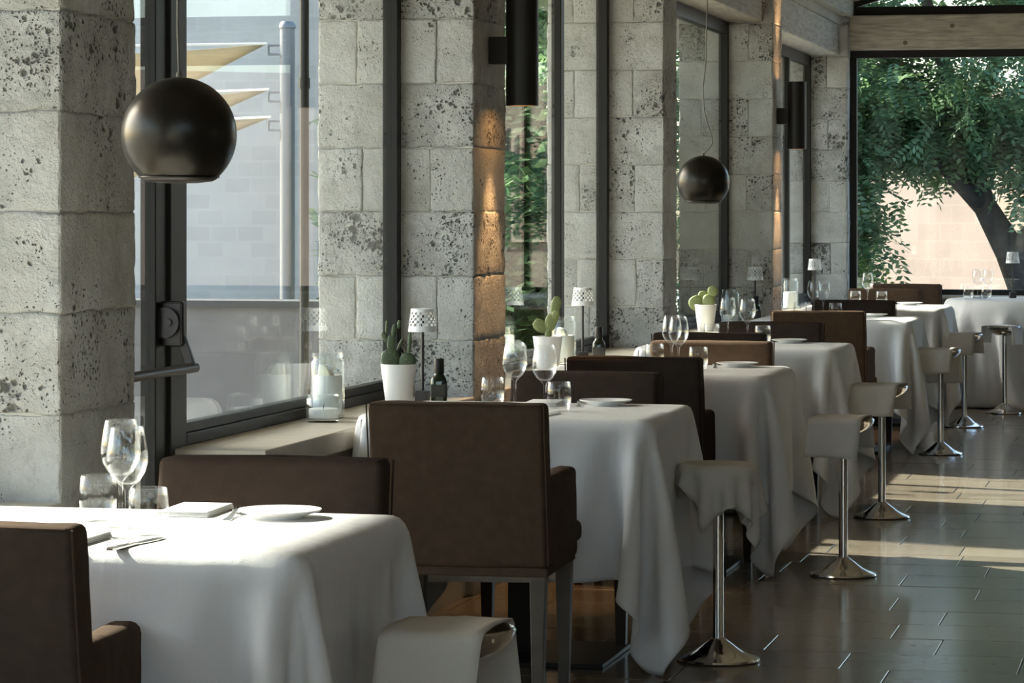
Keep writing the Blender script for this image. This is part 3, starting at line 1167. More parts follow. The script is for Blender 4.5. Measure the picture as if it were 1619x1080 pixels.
shrub = thing('flowering_shrub', 'tall green shrub with violet flowers outside the second window', 'shrub', (-5.75, 26.0, -0.13))
for k in range(5):
    a = k * 1.26
    obj('stem', MB().tube([(0.1 * math.cos(a), 0.1 * math.sin(a), 0), (0.4 * math.cos(a), 0.5 * math.sin(a), 1.4), (0.8 * math.cos(a), 0.9 * math.sin(a), 3.2)], [0.04, 0.03, 0.012], 8), BARK, shrub)
cl = []
for i in range(90):
    a, r = R0.uniform(0, 2 * PI), 1.25 * math.sqrt(R0.random())
    cl.append((r * math.cos(a), r * 1.6 * math.sin(a), R0.uniform(0.4, 4.3)))
fo = put('foliage', fronds(cl, (0.4, 0.5, 0.4), 7500, 0.26, 4, 9, width=0.42, droop=0.2), LEAF_SHRUB, shrub)
fo['kind'] = 'stuff'
for (fx, fy, fz) in ((0.36, -2.1, 1.58), (0.41, -2.12, 1.69), (0.60, -2.1, 1.0), (0.52, -2.1, 2.0), (0.45, -2.2, 1.25)):
    fl = put('flower_cluster', fronds([(fx, fy, fz)], (0.09, 0.09, 0.11), 26, 0.08, 3, 21 + int(fz * 9), width=0.6, droop=0), PETAL, shrub)
    fl['kind'] = 'stuff'

hedge = thing('garden_hedge', 'green hedge standing beyond the flowering shrub', 'hedge', (-7.6, 37.0, -0.13))
for k in range(4):
    obj('stem', MB().tube([(-1.5 + k, 0, 0), (-1.5 + k, 0.1, 2.6)], [0.05, 0.02], 8), BARK, hedge)
cl = [(R0.uniform(-1.6, 2.0), R0.uniform(-0.6, 0.6), R0.uniform(0.2, 5.6)) for i in range(110)]
fo = put('foliage', fronds(cl, (0.5, 0.5, 0.5), 3600, 0.34, 4, 13, width=0.42, droop=0.2), LEAF_SHRUB, hedge)
fo['kind'] = 'stuff'

laurel = thing('sun_block_bush', 'dense dark laurel bush added outside the third window to block sun', 'shrub', (-3.85, 17.75, -0.13))  # added to keep sun off the floor here and darken the pillar
for k in range(4):
    obj('stem', MB().tube([(0, -0.6 + 0.4 * k, 0), (0.1, -0.75 + 0.5 * k, 2.2)], [0.04, 0.015], 8), BARK, laurel)
cl = [(R0.uniform(-0.2, 0.2), R0.uniform(-0.85, 0.85), R0.uniform(0.2, 2.2)) for i in range(90)]
fo = put('foliage', fronds(cl, (0.25, 0.25, 0.3), 4200, 0.24, 4, 31, width=0.5, droop=0.2), LEAF_TREE, laurel)
fo['kind'] = 'stuff'

# ------------------------------------------------------------------ tables and cloths
TX = -1.985
TW, TD = 0.92, 0.76
T_NEAR = [5.11, 8.65, 11.07, 13.24, 16.82, 19.08]
ORD = ['first', 'second', 'third', 'fourth', 'fifth', 'sixth']


def sim_cloth(boxes, size, top, n, seedv, steps=150, iters=14, rest=None, disc=None, yaw=0.0, off=(0, 0), floor_z=0.004, wall=None, wall_y=None):
    """a cloth let fall over boxes or a round top: position based dynamics on a grid; REST (half sizes) stays lying on the top"""
    R = np.random.RandomState(seedv)
    nx, ny = n
    sx, sy = size
    P = np.zeros((ny, nx, 3))
    P[..., 0], P[..., 1] = np.meshgrid(np.linspace(-sx / 2, sx / 2, nx), np.linspace(-sy / 2, sy / 2, ny))
    if yaw:
        c, q = math.cos(yaw), math.sin(yaw)
        x, y = P[..., 0].copy(), P[..., 1].copy()
        P[..., 0], P[..., 1] = c * x - q * y, q * x + c * y
    P[..., 0] += off[0]
    P[..., 1] += off[1]
    P[..., 2] = top + 0.004
    if disc:
        pin = np.hypot(P[..., 0], P[..., 1]) < disc[0] - 0.012
    else:
        pin = (abs(P[..., 0]) < rest[0]) & (abs(P[..., 1]) < rest[1])
    P[..., 2] += np.where(pin, 0, R.normal(0, 0.004, (ny, nx)))
    for k in range(7):                                    # a few lazy ripples to start from
        a, f, ph = R.uniform(0, 2 * PI), R.uniform(4, 11), R.uniform(0, 6)
        P[..., 2] += np.where(pin, 0, 0.006 * np.sin(f * (P[..., 0] * math.cos(a) + P[..., 1] * math.sin(a)) + ph))
    if wall is not None:
        ex = (-rest[0] - 0.012) - P[..., 0]
        P[..., 2] = np.where(ex > 0, top + 0.002 - ex, P[..., 2])
        P[..., 0] = np.where(ex > 0, -rest[0] - 0.018, P[..., 0])
    W = np.where(pin, 0.0, 1.0)[..., None]
    P0 = P.copy()
    Vv = np.zeros_like(P)
    hx, hy = sx / (nx - 1), sy / (ny - 1)
    hd = math.hypot(hx, hy)
    A = slice(None)
    cons = []
    for o_ in (0, 1):
        e = (nx - o_) // 2 * 2
        cons.append(((A, slice(o_, o_ + e - 1, 2)), (A, slice(o_ + 1, o_ + e, 2)), hx, 1.0))
        e = (ny - o_) // 2 * 2
        cons.append(((slice(o_, o_ + e - 1, 2), A), (slice(o_ + 1, o_ + e, 2), A), hy, 1.0))
    for o_ in (0, 1):
        e = (ny - o_) // 2 * 2
        r0, r1 = slice(o_, o_ + e - 1, 2), slice(o_ + 1, o_ + e, 2)
        cons.append(((r0, slice(0, -1)), (r1, slice(1, None)), hd, 0.25))
        cons.append(((r0, slice(1, None)), (r1, slice(0, -1)), hd, 0.25))
    for o_ in range(4):
        e = [k for k in range(nx - 2) if k % 4 in ((o_,) if 1 else ())]
        ia = np.array(e)
        cons.append(((A, ia), (A, ia + 2), 2 * hx, 0.12))
        ia = np.array([k for k in range(ny - 2) if k % 4 == o_])
        cons.append(((ia, A), (ia + 2, A), 2 * hy, 0.12))
    dt = 0.016
    th = 0.004
    for st in range(steps):
        Vv[..., 2] -= 9.8 * dt
        Vv *= 0.975 if st < steps * 0.7 else 0.9
        Q = P + Vv * dt * W
        for it in range(iters):
            for a, b, r, k in cons:
                qa, qb, wa, wb = Q[a], Q[b], W[a], W[b]
                d = qb - qa
                ln = np.sqrt((d * d).sum(-1, keepdims=True)) + 1e-9
                c = d * ((ln - r) / ln * k) / np.maximum(wa + wb, 1e-6)
                Q[a] = qa + c * wa
                Q[b] = qb - c * wb
            if it % 3 == 2 or it == iters - 1:
                for (x0, x1, y0, y1, z0, z1) in boxes:
                    x, y, z = Q[..., 0], Q[..., 1], Q[..., 2]
                    ins = (x > x0 - th) & (x < x1 + th) & (y > y0 - th) & (y < y1 + th) & (z > z0) & (z < z1 + th)
                    if not ins.any():
                        continue
                    dd = np.stack([x - (x0 - th), (x1 + th) - x, y - (y0 - th), (y1 + th) - y, (z1 + th - z) * 0.6], -1)
                    w_ = dd.argmin(-1)
                    Q[..., 2] = np.where(ins & (w_ == 4), z1 + th, z)
                    Q[..., 0] = np.where(ins & (w_ == 0), x0 - th, np.where(ins & (w_ == 1), x1 + th, x))
                    Q[..., 1] = np.where(ins & (w_ == 2), y0 - th, np.where(ins & (w_ == 3), y1 + th, y))
                if disc:
                    r_ = np.hypot(Q[..., 0], Q[..., 1])
                    ins = (r_ < disc[0] + th) & (Q[..., 2] < disc[1] + th) & (Q[..., 2] > disc[2])
                    up_ = ins & ((disc[1] + th - Q[..., 2]) * 0.7 <= disc[0] + th - r_)
                    sc_ = np.where(ins & ~up_, (disc[0] + th) / np.maximum(r_, 1e-6), 1.0)
                    Q[..., 2] = np.where(up_, disc[1] + th, Q[..., 2])
                    Q[..., 0] *= sc_
                    Q[..., 1] *= sc_
                Q = np.where(W > 0, Q, P0)
                if wall is not None:
                    Q[..., 0] = np.maximum(Q[..., 0], wall)
                if wall_y is not None:
                    Q[..., 1] = np.minimum(Q[..., 1], max(wall_y, sy / 2 * (1 - st / 40)))
                Q[..., 2] = np.maximum(Q[..., 2], floor_z)
        Vv = np.clip((Q - P) / dt, -4, 4)
        P = Q
    return P


def cloth_mesh(P, name):
    ny, nx = P.shape[:2]
    i = np.arange(ny * nx).reshape(ny, nx)
    q = np.stack([i[:-1, :-1], i[:-1, 1:], i[1:, 1:], i[1:, :-1]], -1).reshape(-1, 4)
    me = bpy.data.meshes.new(name)
    me.from_pydata([tuple(p) for p in P.reshape(-1, 3)], [], [tuple(int(k) for k in f) for f in q])
    for p in me.polygons:
        p.use_smooth = True
    return me


# table-local frame: x across the table, y from the near to the far edge, origin on the floor below its centre
CHAIR_B = TD / 2 + 0.17                     # front face of the far chair's back
coll = [(-TW / 2, TW / 2, -TD / 2, TD / 2, 0.70, 0.742),
        (-0.20, 0.30, CHAIR_B - 0.46, CHAIR_B + 0.08, 0.30, 0.455),
        (-0.21, -0.13, CHAIR_B - 0.40, CHAIR_B + 0.05, 0.40, 0.615),
        (0.21, 0.29, CHAIR_B - 0.40, CHAIR_B + 0.05, 0.40, 0.615),
        (-0.20, 0.29, CHAIR_B - 0.0, CHAIR_B + 0.1, 0.30, 0.83),
        (-0.25, 0.29, -TD / 2 - 0.5, -TD / 2 - 0.045, 0.30, 0.62)]
CL = []
for k, s_ in enumerate((3, 8, 21)):
    CL.append(cloth_mesh(sim_cloth(coll, (TW + 0.88, TD + 0.88), 0.742, (64, 58), s_, rest=(TW / 2 - 0.012, TD / 2 - 0.012), wall=-0.481, yaw=(0.0, 0.012, -0.015)[k], off=((0, 0), (0.015, -0.01), (-0.01, -0.015))[k]), 'tablecloth'))

tb = None
for i, y in enumerate(T_NEAR):
    lab = 'square restaurant table hidden under a white cloth, %s from the camera along the window' % ORD[i]
    loc = (TX, y + TD / 2, 0)
    if tb is None:
        tb = thing('restaurant_table', lab, 'table', loc, 0, 'cloth-covered tables along the windows')
        obj('tabletop', MB().box(-TW / 2 + 0.03, TW / 2 - 0.03, -TD / 2 + 0.03, TD / 2 - 0.03, 0.705, 0.736), LEG_DARK, tb, bevel=0.006)
        obj('pedestal', MB().box(-0.05, 0.05, -0.05, 0.05, 0.012, 0.705), BLACKMETAL, tb, bevel=0.004)
        obj('base_plate', MB().box(-0.28, 0.28, -0.24, 0.24, 0.0, 0.014), BLACKMETAL, tb, bevel=0.003)
    else:
        dup(tb, loc, 0, lab)
    o = put('tablecloth', CL[(0, 1, 2, 1, 0, 2)[i]], LINEN, None, loc)
    m = o.modifiers.new('smooth', 'SUBSURF')
    m.levels = m.render_levels = 1
    m = o.modifiers.new('thick', 'SOLIDIFY')
    m.thickness = 0.002
    m.offset = 1
    tag(o, 'white linen tablecloth hanging in folds on the %s table from the camera' % ORD[i], 'tablecloth', 'white tablecloths along the windows')

# the round table in the far corner, by the end window
rt = thing('round_table', 'round table under a long white cloth by the end window', 'table', (-1.10, 21.40, 0))
obj('tabletop', MB().lathe([(0, 0.715), (0.575, 0.715), (0.58, 0.73), (0.575, 0.736), (0, 0.736)], 48), LEG_DARK, rt, sm=40)
obj('pedestal', MB().lathe([(0.05, 0.02), (0.04, 0.3), (0.05, 0.715)], 20), BLACKMETAL, rt, sm=60)
obj('base_plate', MB().lathe([(0, 0.02), (0.27, 0.012), (0.28, 0), (0, 0)], 32), BLACKMETAL, rt)
P = sim_cloth([], (2.4, 2.4), 0.742, (60, 60), 5, steps=120, iters=12, disc=(0.615, 0.742, 0.60), yaw=0.3, wall_y=0.76)
o = put('tablecloth', cloth_mesh(P, 'round_cloth'), LINEN, None, (-1.10, 21.40, 0))
m = o.modifiers.new('smooth', 'SUBSURF')
m.levels = m.render_levels = 1
o.modifiers.new('thick', 'SOLIDIFY').thickness = 0.002
tag(o, 'long white cloth falling to the floor around the round table by the end window', 'tablecloth')


# ------------------------------------------------------------------ armchairs (face +y)
def soft_box(x0, x1, y0, y1, z0, z1, r, amp=0.003, cuts=7, shear=0.0, taper=0.0, sd=0):
    """upholstered block: rounded edges and a little slack in the cover"""
    bm = bmesh.new()
    bmesh.ops.create_cube(bm, size=1)
    for v in bm.verts:
        v.co = Vector((x0 + (v.co.x + .5) * (x1 - x0), y0 + (v.co.y + .5) * (y1 - y0), z0 + (v.co.z + .5) * (z1 - z0)))
    bmesh.ops.bevel(bm, geom=bm.edges[:], offset=r, segments=3, affect='EDGES', profile=0.5)
    big = [e for e in bm.edges if e.calc_length() > 3 * r]
    bmesh.ops.subdivide_edges(bm, edges=big, cuts=cuts, use_grid_fill=True)
    off = Vector((sd * 3.1, sd * 1.7, sd * 5.3))
    for v in bm.verts:
        f = noise.noise((v.co + off) * 9) * amp + noise.noise((v.co + off) * 23) * amp * 0.5
        c = Vector(((x0 + x1) / 2, (y0 + y1) / 2, (z0 + z1) / 2))
        v.co += v.normal * f
        h = (v.co.z - z0) / (z1 - z0)
        v.co.y += shear * h
        v.co.x = c.x + (v.co.x - c.x) * (1 + taper * h)
    bmesh.ops.recalc_face_normals(bm, faces=bm.faces)
    me = bpy.data.meshes.new('soft')
    bm.to_mesh(me)
    bm.free()
    for p in me.polygons:
        p.use_smooth = True
    return me


CW = 0.245          # half width


def armchair(fab, legm, label, loc, rz, sd=0):
    t = thing('armchair', label, 'armchair', loc, rz, None)
    # origin: floor, below the rear face at the foot of the back
    back = put('backrest', soft_box(-CW, CW, -0.02, 0.075, 0.375, 0.83, 0.016, 0.003, 8, -0.075, 0.0, sd), fab, t)
    pts = []
    for s in (-1, 1):
        pts.append([(s * (CW + 0.001), -0.021 - 0.075 * h, 0.385 + 0.44 * h) for h in [q / 10 for q in range(11)]])
    sm = MB()
    for p in pts:
        sm.tube(p, 0.0026, 6)
    sm.tube([(-CW + 0.01, -0.0955, 0.826), (0, -0.0965, 0.829), (CW - 0.01, -0.0955, 0.826)], 0.0026, 6)
    obj('piping', sm, fab, back, sm=60)
    put('seat', soft_box(-CW + 0.062, CW - 0.062, 0.06, 0.47, 0.375, 0.455, 0.02, 0.003, 6, 0, 0, sd + 1), fab, t)
    put('seat_cushion', soft_box(-CW - 0.006, CW + 0.006, 0.44, 0.505, 0.40, 0.462, 0.02, 0.002, 5, 0, 0, sd + 2), fab, t)
    for s in (-1, 1):
        put('armrest', soft_box(min(s * CW, s * (CW - 0.066)), max(s * CW, s * (CW - 0.066)), 0.05, 0.455, 0.36, 0.622, 0.019, 0.0035, 7, 0, 0, sd + 3 + s), fab, t)
    obj('skirt', MB().box(-CW + 0.004, CW - 0.004, -0.012, 0.44, 0.352, 0.378), fab, t, bevel=0.004)
    for sx in (-1, 1):
        for y in (0.014, 0.415):
            q = MB()
            for z, h in ((0.0, 0.015), (0.36, 0.023)):
                cx = sx * (CW - 0.032)
                cy = y + (-0.012 if y < 0.2 and z == 0 else 0)
                q.v += [(cx - h, cy - h, z), (cx + h, cy - h, z), (cx + h, cy + h, z), (cx - h, cy + h, z)]
            q.f = [(3, 2, 1, 0), (4, 5, 6, 7), (0, 1, 5, 4), (1, 2, 6, 5), (2, 3, 7, 6), (3, 0, 4, 7)]
            obj('leg', q, legm, t, bevel=0.003)
    return t


C_t = armchair(FAB_TAUPE, LEG_GREY, 'taupe slipcovered armchair in the foreground, its back to the camera before the first table', (-2.055, 4.80, 0), 0.05, 1)
dup(C_t, (-1.965, 8.10, 0), 0.03, 'large taupe armchair seen from behind in front of the second table')
C_d = armchair(FAB_DARK, LEG_DARK, 'dark brown armchair seen from behind in front of the third table', (-1.965, 10.78, 0), 0.02, 9)
dup(C_d, (-1.90, T_NEAR[0] + TD + 0.17 + 0.075, 0), PI + 0.04, 'dark brown armchair facing the camera behind the first table')
dup(C_d, (-1.935, T_NEAR[1] + TD + 0.16 + 0.075, 0), PI - 0.02, 'dark brown armchair facing the camera behind the second table, glasses before it')
C_b = armchair(FAB_BROWN, LEG_DARK, 'warm brown armchair seen from behind in front of the fifth table', (-1.93, 15.96, 0), 0.0, 17)
dup(C_b, (-1.90, T_NEAR[2] + TD + 0.15 + 0.075, 0), PI, 'warm brown armchair facing the camera behind the third table, a plate before it')
dup(C_d, (-2.04, 12.99, 0), 0.0, 'dark brown armchair seen from behind in front of the fourth table')
dup(C_d, (-1.955, T_NEAR[3] + TD + 0.13 + 0.075, 0), PI, 'dark brown armchair facing the camera behind the fourth table')
dup(C_d, (-1.965, T_NEAR[4] + TD + 0.20 + 0.075, 0), PI, 'very dark armchair facing the camera behind the fifth table')
dup(C_b, (-2.05, 20.55, 0), PI, 'warm brown armchair facing the camera behind the sixth table')
dup(C_b, (-2.03, 21.96, 0), PI, 'brown armchair under the end window, left of the round table')


# ------------------------------------------------------------------ purse stools with draped napkins
st0 = None
STOOLS = [(-1.335, 5.44, 'nearest chrome pole stool under a napkin, cut off at the bottom edge'),
          (-1.401, 9.05, 'chrome pole stool beside the second table, napkin hanging in two points'),
          (-1.276, 11.27, 'chrome pole stool beside the third table'),
          (-1.352, 13.45, 'chrome pole stool beside the fourth table'),
          (-1.386, 17.03, 'chrome pole stool beside the fifth table'),
          (-1.414, 19.22, 'chrome pole stool beside the sixth table'),
          (-1.246, 20.56, 'chrome pole stool in front of the round table, its bowl seat showing')]
for i, (x, y, lab) in enumerate(STOOLS):
    if st0 is None:
        st0 = thing('pole_stool', lab, 'stool', (x, y, 0), 0, 'chrome pole stools along the aisle')
        obj('base', MB().lathe([(0, 0.0), (0.120, 0.0), (0.126, 0.004), (0.124, 0.010), (0.10, 0.017), (0.072, 0.030), (0.045, 0.050), (0.028, 0.062), (0.022, 0.068), (0, 0.068)], 40), CHROME, st0, sm=50)
        obj('column', MB().lathe([(0.0165, 0.05), (0.0165, 0.53), (0, 0.53)], 24), CHROME, st0, sm=50)
        obj('seat_bowl', MB().lathe([(0, 0.520), (0.030, 0.520), (0.065, 0.528), (0.094, 0.545), (0.112, 0.566), (0.116, 0.580), (0.112, 0.584), (0.104, 0.578), (0.085, 0.570), (0, 0.566)], 40), CHROME, st0, sm=50)
    else:
        dup(st0, (x, y, 0), 0.3 * i, lab)


def strip_napkin(width, front, back, skew, lift, sdv, flare=0.0):
    """a folded napkin laid over the bowl from front to back, its ends hanging"""
    n, m_ = 34, 9
    R = 0.121
    tot = front + back + 2 * R
    V = []
    for i in range(n + 1):
        s = tot * i / n
        if s < front:
            y, z = -R - 0.005 - 0.012 * ((front - s) / front), 0.590 - (front - s)
            h = (front - s) / front
        elif s < front + 2 * R:
            q = (s - front) / (2 * R)
            y, z = -R + 2 * R * q, 0.590 + 0.0025 * math.sin(PI * q) 
            h = 0
        else:
            y, z = R + 0.005 + 0.008 * ((s - front - 2 * R) / back), 0.590 - (s - front - 2 * R)
            h = (s - front - 2 * R) / back
        if abs(s - front) < 0.012 or abs(s - front - 2 * R) < 0.012:
            z -= 0.003
        for j in range(m_ + 1):
            u = j / m_ - 0.5
            xx = u * width * (1 + flare * h) + skew * (s / tot - 0.5)
            bow = 0.010 * h * math.sin(u * 5 + sdv) + 0.004 * noise.noise(Vector((s * 18, u * 4, sdv)))
            V.append((xx, y + bow, z + lift + 0.003 * noise.noise(Vector((u * 6, s * 9, sdv + 3))) + 0.012 * h * u * math.sin(sdv * 2)))
    q = MB()
    k = m_ + 1
    q.add(V, [(i * k + j, i * k + j + 1, (i + 1) * k + j + 1, (i + 1) * k + j) for i in range(n) for j in range(m_)])
    me = q.mesh('napkin')
    return smooth(me, 180)


NAP = [(0.190, 0.20, 0.20, 0.07, 1.0, 0.0, 0.0), None, (0.195, 0.145, 0.12, 0.05, 2.0, 0.0, 0.0), (0.205, 0.135, 0.12, 0.07, 3.1, 0.0, 0.0),
       (0.205, 0.135, 0.20, 0.05, 4.4, 0.0, 0.0), (0.20, 0.13, 0.13, 0.04, 5.2, 0.0, 0.0), 'side']
NAPLAB = ['cream napkin folded over the nearest pole stool', 'cream napkin hanging in two points over the stool by the second table',
          'cream napkin folded over the stool by the third table', 'cream napkin folded over the stool by the fourth table',
          'cream napkin folded over the stool by the fifth table', 'cream napkin folded over the stool by the sixth table',
          'white napkin over the left half of the stool before the round table']
for i, (x, y, _) in enumerate(STOOLS):
    if NAP[i] is None or NAP[i] == 'side':
        if i == 1:
            P = sim_cloth([], (0.40, 0.38), 0.590, (28, 26), 17, steps=90, iters=12, disc=(0.118, 0.590, 0.545), yaw=math.radians(28), off=(0.045, -0.02))
            me = cloth_mesh(P, 'napkin')
        else:
            me = strip_napkin(0.13, 0.13, 0.12, 0.02, 0.0, 6.0)
    else:
        wd_, fr, ba, sk, sd_, _, fl_ = NAP[i]
        me = strip_napkin(wd_, fr, ba, sk, 0.0, sd_, fl_)
    o = put('draped_napkin', me, NAPKIN if i < 6 else LINEN, None, (x, y, 0))
    if i == 6:
        o.rotation_euler = (0, 0, PI / 2 - 0.55)
        o.location.x -= 0.02
    elif i != 1:
        o.rotation_euler = (0, 0, (0.10, 0, 0.04, 0.05, 0.0, -0.05)[i])
        o.location.x -= 0.012
    o.modifiers.new('thick', 'SOLIDIFY').thickness = 0.003
    tag(o, NAPLAB[i], 'napkin', 'napkins draped over the pole stools')

# ------------------------------------------------------------------ tableware
ZTAB = 0.7485
wine_prof = [(0, 0.0), (0.034, 0.0), (0.0345, 0.002), (0.020, 0.0035), (0.006, 0.008), (0.0042, 0.02), (0.0038, 0.06), (0.0045, 0.088), (0.012, 0.097), (0.024, 0.107),
             (0.034, 0.124), (0.0385, 0.142), (0.0375, 0.162), (0.0335, 0.186), (0.0298, 0.205), (0.0290, 0.2055), (0.0283, 0.205), (0.0320, 0.186), (0.0360, 0.162), (0.0370, 0.142), (0.0325, 0.125),
             (0.0225, 0.109), (0.010, 0.1005), (0, 0.0995)]
tumbler_prof = [(0, 0.0), (0.026, 0.0), (0.030, 0.004), (0.0352, 0.022), (0.0372, 0.042), (0.0362, 0.066), (0.0338, 0.088), (0.0330, 0.0886), (0.0322, 0.088), (0.0345, 0.066), (0.0355, 0.042), (0.0335, 0.023),
                (0.028, 0.010), (0, 0.009)]
WINE = None
TUMB = None
PLATE = None


def wine(x, y, lab):
    global WINE
    if WINE is None:
        WINE = tag(obj('wine_glass', MB().lathe(wine_prof, 40), DRINK, None, sm=180, loc=(x, y, ZTAB)), lab, 'wine glass', 'wine glasses on the tables')
        return WINE
    return dup(WINE, (x, y, ZTAB), 0, lab)


def tumbler(x, y, lab):
    global TUMB
    if TUMB is None:
        TUMB = tag(obj('water_tumbler', MB().lathe(tumbler_prof, 40), DRINK, None, sm=180, loc=(x, y, ZTAB)), lab, 'tumbler', 'water tumblers on the tables')
        return TUMB
    return dup(TUMB, (x, y, ZTAB), 0, lab)


def plate(x, y, lab):
    global PLATE
    if PLATE is None:
        pr = [(0, 0.004), (0.040, 0.004), (0.041, 0.0), (0.047, 0.0), (0.049, 0.004), (0.078, 0.013), (0.0825, 0.0155), (0.0825, 0.0175), (0.078, 0.0165), (0.052, 0.0085), (0.046, 0.007), (0, 0.007)]
        PLATE = tag(obj('side_plate', MB().lathe(pr, 44), CHINA, None, sm=50, loc=(x, y, ZTAB)), lab, 'plate', 'white side plates on the tables')
        return PLATE
    return dup(PLATE, (x, y, ZTAB), 0, lab)


def folded_napkin_mesh():
    q = MB()
    for z0, ins in ((0.0, 0.0), (0.0036, 0.003), (0.0072, 0.005)):
        q.box(-0.055 + ins, 0.055 - ins * 0.3, -0.10 + ins, 0.10 - ins, z0, z0 + 0.0034)
    me = q.mesh('folded_napkin', 0.0014, 2)
    return smooth(me, 60)


NAPM = None
FORK = None
KNIFE = None


def flat_bar(pts, t=0.0018):
    """outline of (y, half width, z) stations, symmetric about y"""
    q = MB()
    vs, fs = [], []
    for y, h, z in pts:
        vs += [(-h, y, z), (h, y, z), (h, y, z + t), (-h, y, z + t)]
    for i in range(len(pts) - 1):
        a = 4 * i
        for k in range(4):
            fs.append((a + k, a + (k + 1) % 4, a + 4 + (k + 1) % 4, a + 4 + k))
    fs += [(3, 2, 1, 0), tuple(range(4 * len(pts) - 4, 4 * len(pts)))]
    return q.add(vs, fs)


def fork(x, y, rz, lab):
    global FORK
    if FORK is None:
        t = thing('fork', lab, 'fork', (x, y, ZTAB), rz, 'forks on the tables')
        obj('handle', flat_bar([(-0.10, 0.006, 0.0), (-0.09, 0.009, 0.0), (-0.05, 0.006, 0.002), (0.0, 0.0035, 0.007), (0.025, 0.0045, 0.010), (0.038, 0.0105, 0.008), (0.052, 0.0125, 0.004)]), STEEL, t, sm=60)
        for k in range(4):
            xx = -0.0105 + 0.007 * k
            obj('tine', MB().tube([(xx, 0.050, 0.005), (xx, 0.072, 0.003), (xx, 0.094, 0.0095)], [0.0019, 0.0017, 0.0009], 6), STEEL, t)
        FORK = t
        return t
    return dup(FORK, (x, y, ZTAB), rz, lab)


def knife(x, y, rz, lab):
    global KNIFE
    if KNIFE is None:
        t = thing('table_knife', lab, 'knife', (x, y, ZTAB), rz, 'knives on the tables')
        obj('handle', flat_bar([(-0.11, 0.006, 0.0), (-0.10, 0.0095, 0.0), (-0.05, 0.0075, 0.0), (-0.005, 0.005, 0.0)], 0.005), STEEL, t, bevel=0.001)
        obj('blade', flat_bar([(-0.006, 0.006, 0.001), (0.02, 0.0095, 0.001), (0.07, 0.0105, 0.001), (0.098, 0.007, 0.001), (0.11, 0.001, 0.001)], 0.0016), STEEL, t)
        KNIFE = t
        return t
    return dup(KNIFE, (x, y, ZTAB), rz, lab)


def folded(x, y, rz, lab):
    global NAPM
    if NAPM is None:
        NAPM = tag(put('folded_napkin', folded_napkin_mesh(), LINEN, None, (x, y, ZTAB)), lab, 'napkin', 'folded napkins on the tables')
        NAPM.rotation_euler[2] = rz
        return NAPM
    return dup(NAPM, (x, y, ZTAB), rz, lab)


# absolute places on the first two tables, the same pattern on the others
def lay_table(i, y0, w1, w2, t1, t2, pl, fk, nb, nf, kn):
    T = ORD[i] + ' table'
    wine(w1[0], y0 + w1[1], 'right and nearer of two wine glasses on the ' + T)
    if w2:
        wine(w2[0], y0 + w2[1], 'left and farther of two wine glasses on the ' + T)
    tumbler(t1[0], y0 + t1[1], 'water tumbler on the right side of the %s, beside the wine glasses' % T)
    if t2:
        tumbler(t2[0], y0 + t2[1], 'water tumbler on the left side of the %s, near the window' % T)
    if pl:
        plate(pl[0], y0 + pl[1], 'white side plate on the aisle end of the ' + T)
    if fk:
        fork(fk[0], y0 + fk[1], fk[2], 'steel fork beside the side plate on the ' + T)
    if nb:
        folded(nb[0], y0 + nb[1], nb[2], 'folded white napkin at the far setting of the ' + T)
    if nf:
        folded(nf[0], y0 + nf[1], nf[2], 'folded white napkin at the near setting of the ' + T)
    if kn:
        knife(kn[0], y0 + kn[1], kn[2], 'table knife at the near setting of the ' + T)


lay_table(0, 5.11, (-1.919, 0.188), (-1.996, 0.365), (-1.899, 0.250), (-2.084, 0.479), (-1.757, 0.615), (-1.855, 0.63, 0.15), (-1.955, 0.68, 0.05), (-2.01, 0.11, 0.0), (-1.868, 0.10, -0.12))
lay_table(1, 8.65, (-1.888, 0.181), (-2.012, 0.327), (-1.873, 0.318), (-2.125, 0.517), (-1.790, 0.63), (-1.87, 0.62, 0.15), (-1.985, 0.62, 0.05), (-2.03, 0.12, 0.0), (-1.865, 0.11, -0.15))
lay_table(2, 11.07, (-1.908, 0.278), (-1.957, 0.410), (-1.840, 0.324), (-2.049, 0.554), (-1.735, 0.62), (-1.815, 0.58, 0.15), (-1.95, 0.64, 0.0), (-2.02, 0.12, 0.0), (-1.85, 0.11, -0.1))
lay_table(3, 13.24, (-1.992, 0.498), (-2.112, 0.690), (-1.905, 0.374), (-2.16, 0.520), (-1.818, 0.63), (-1.90, 0.6, 0.1), (-2.00, 0.62, 0.0), (-2.02, 0.12, 0.0), None)
lay_table(4, 16.82, (-2.068, 0.447), (-2.139, 0.585), (-1.978, 0.263), (-2.20, 0.44), (-1.80, 0.60), (-1.89, 0.55, 0.1), None, None, None)
lay_table(5, 19.08, (-2.075, 0.64), None, (-1.972, 0.526), (-2.145, 0.56), (-1.80, 0.60), None, None, None, None)
T = 'round table by the end window'
wine(-1.47, 21.20, 'left of two wine glasses on the ' + T)
wine(-1.40, 21.24, 'right of two wine glasses on the ' + T)
tumbler(-1.53, 21.14, 'left tumbler on the ' + T)
tumbler(-1.40, 21.05, 'right tumbler on the ' + T)
folded(-1.50, 21.42, 0.4, 'folded white napkin on the ' + T)

# ------------------------------------------------------------------ on the sills
LAMP0 = None


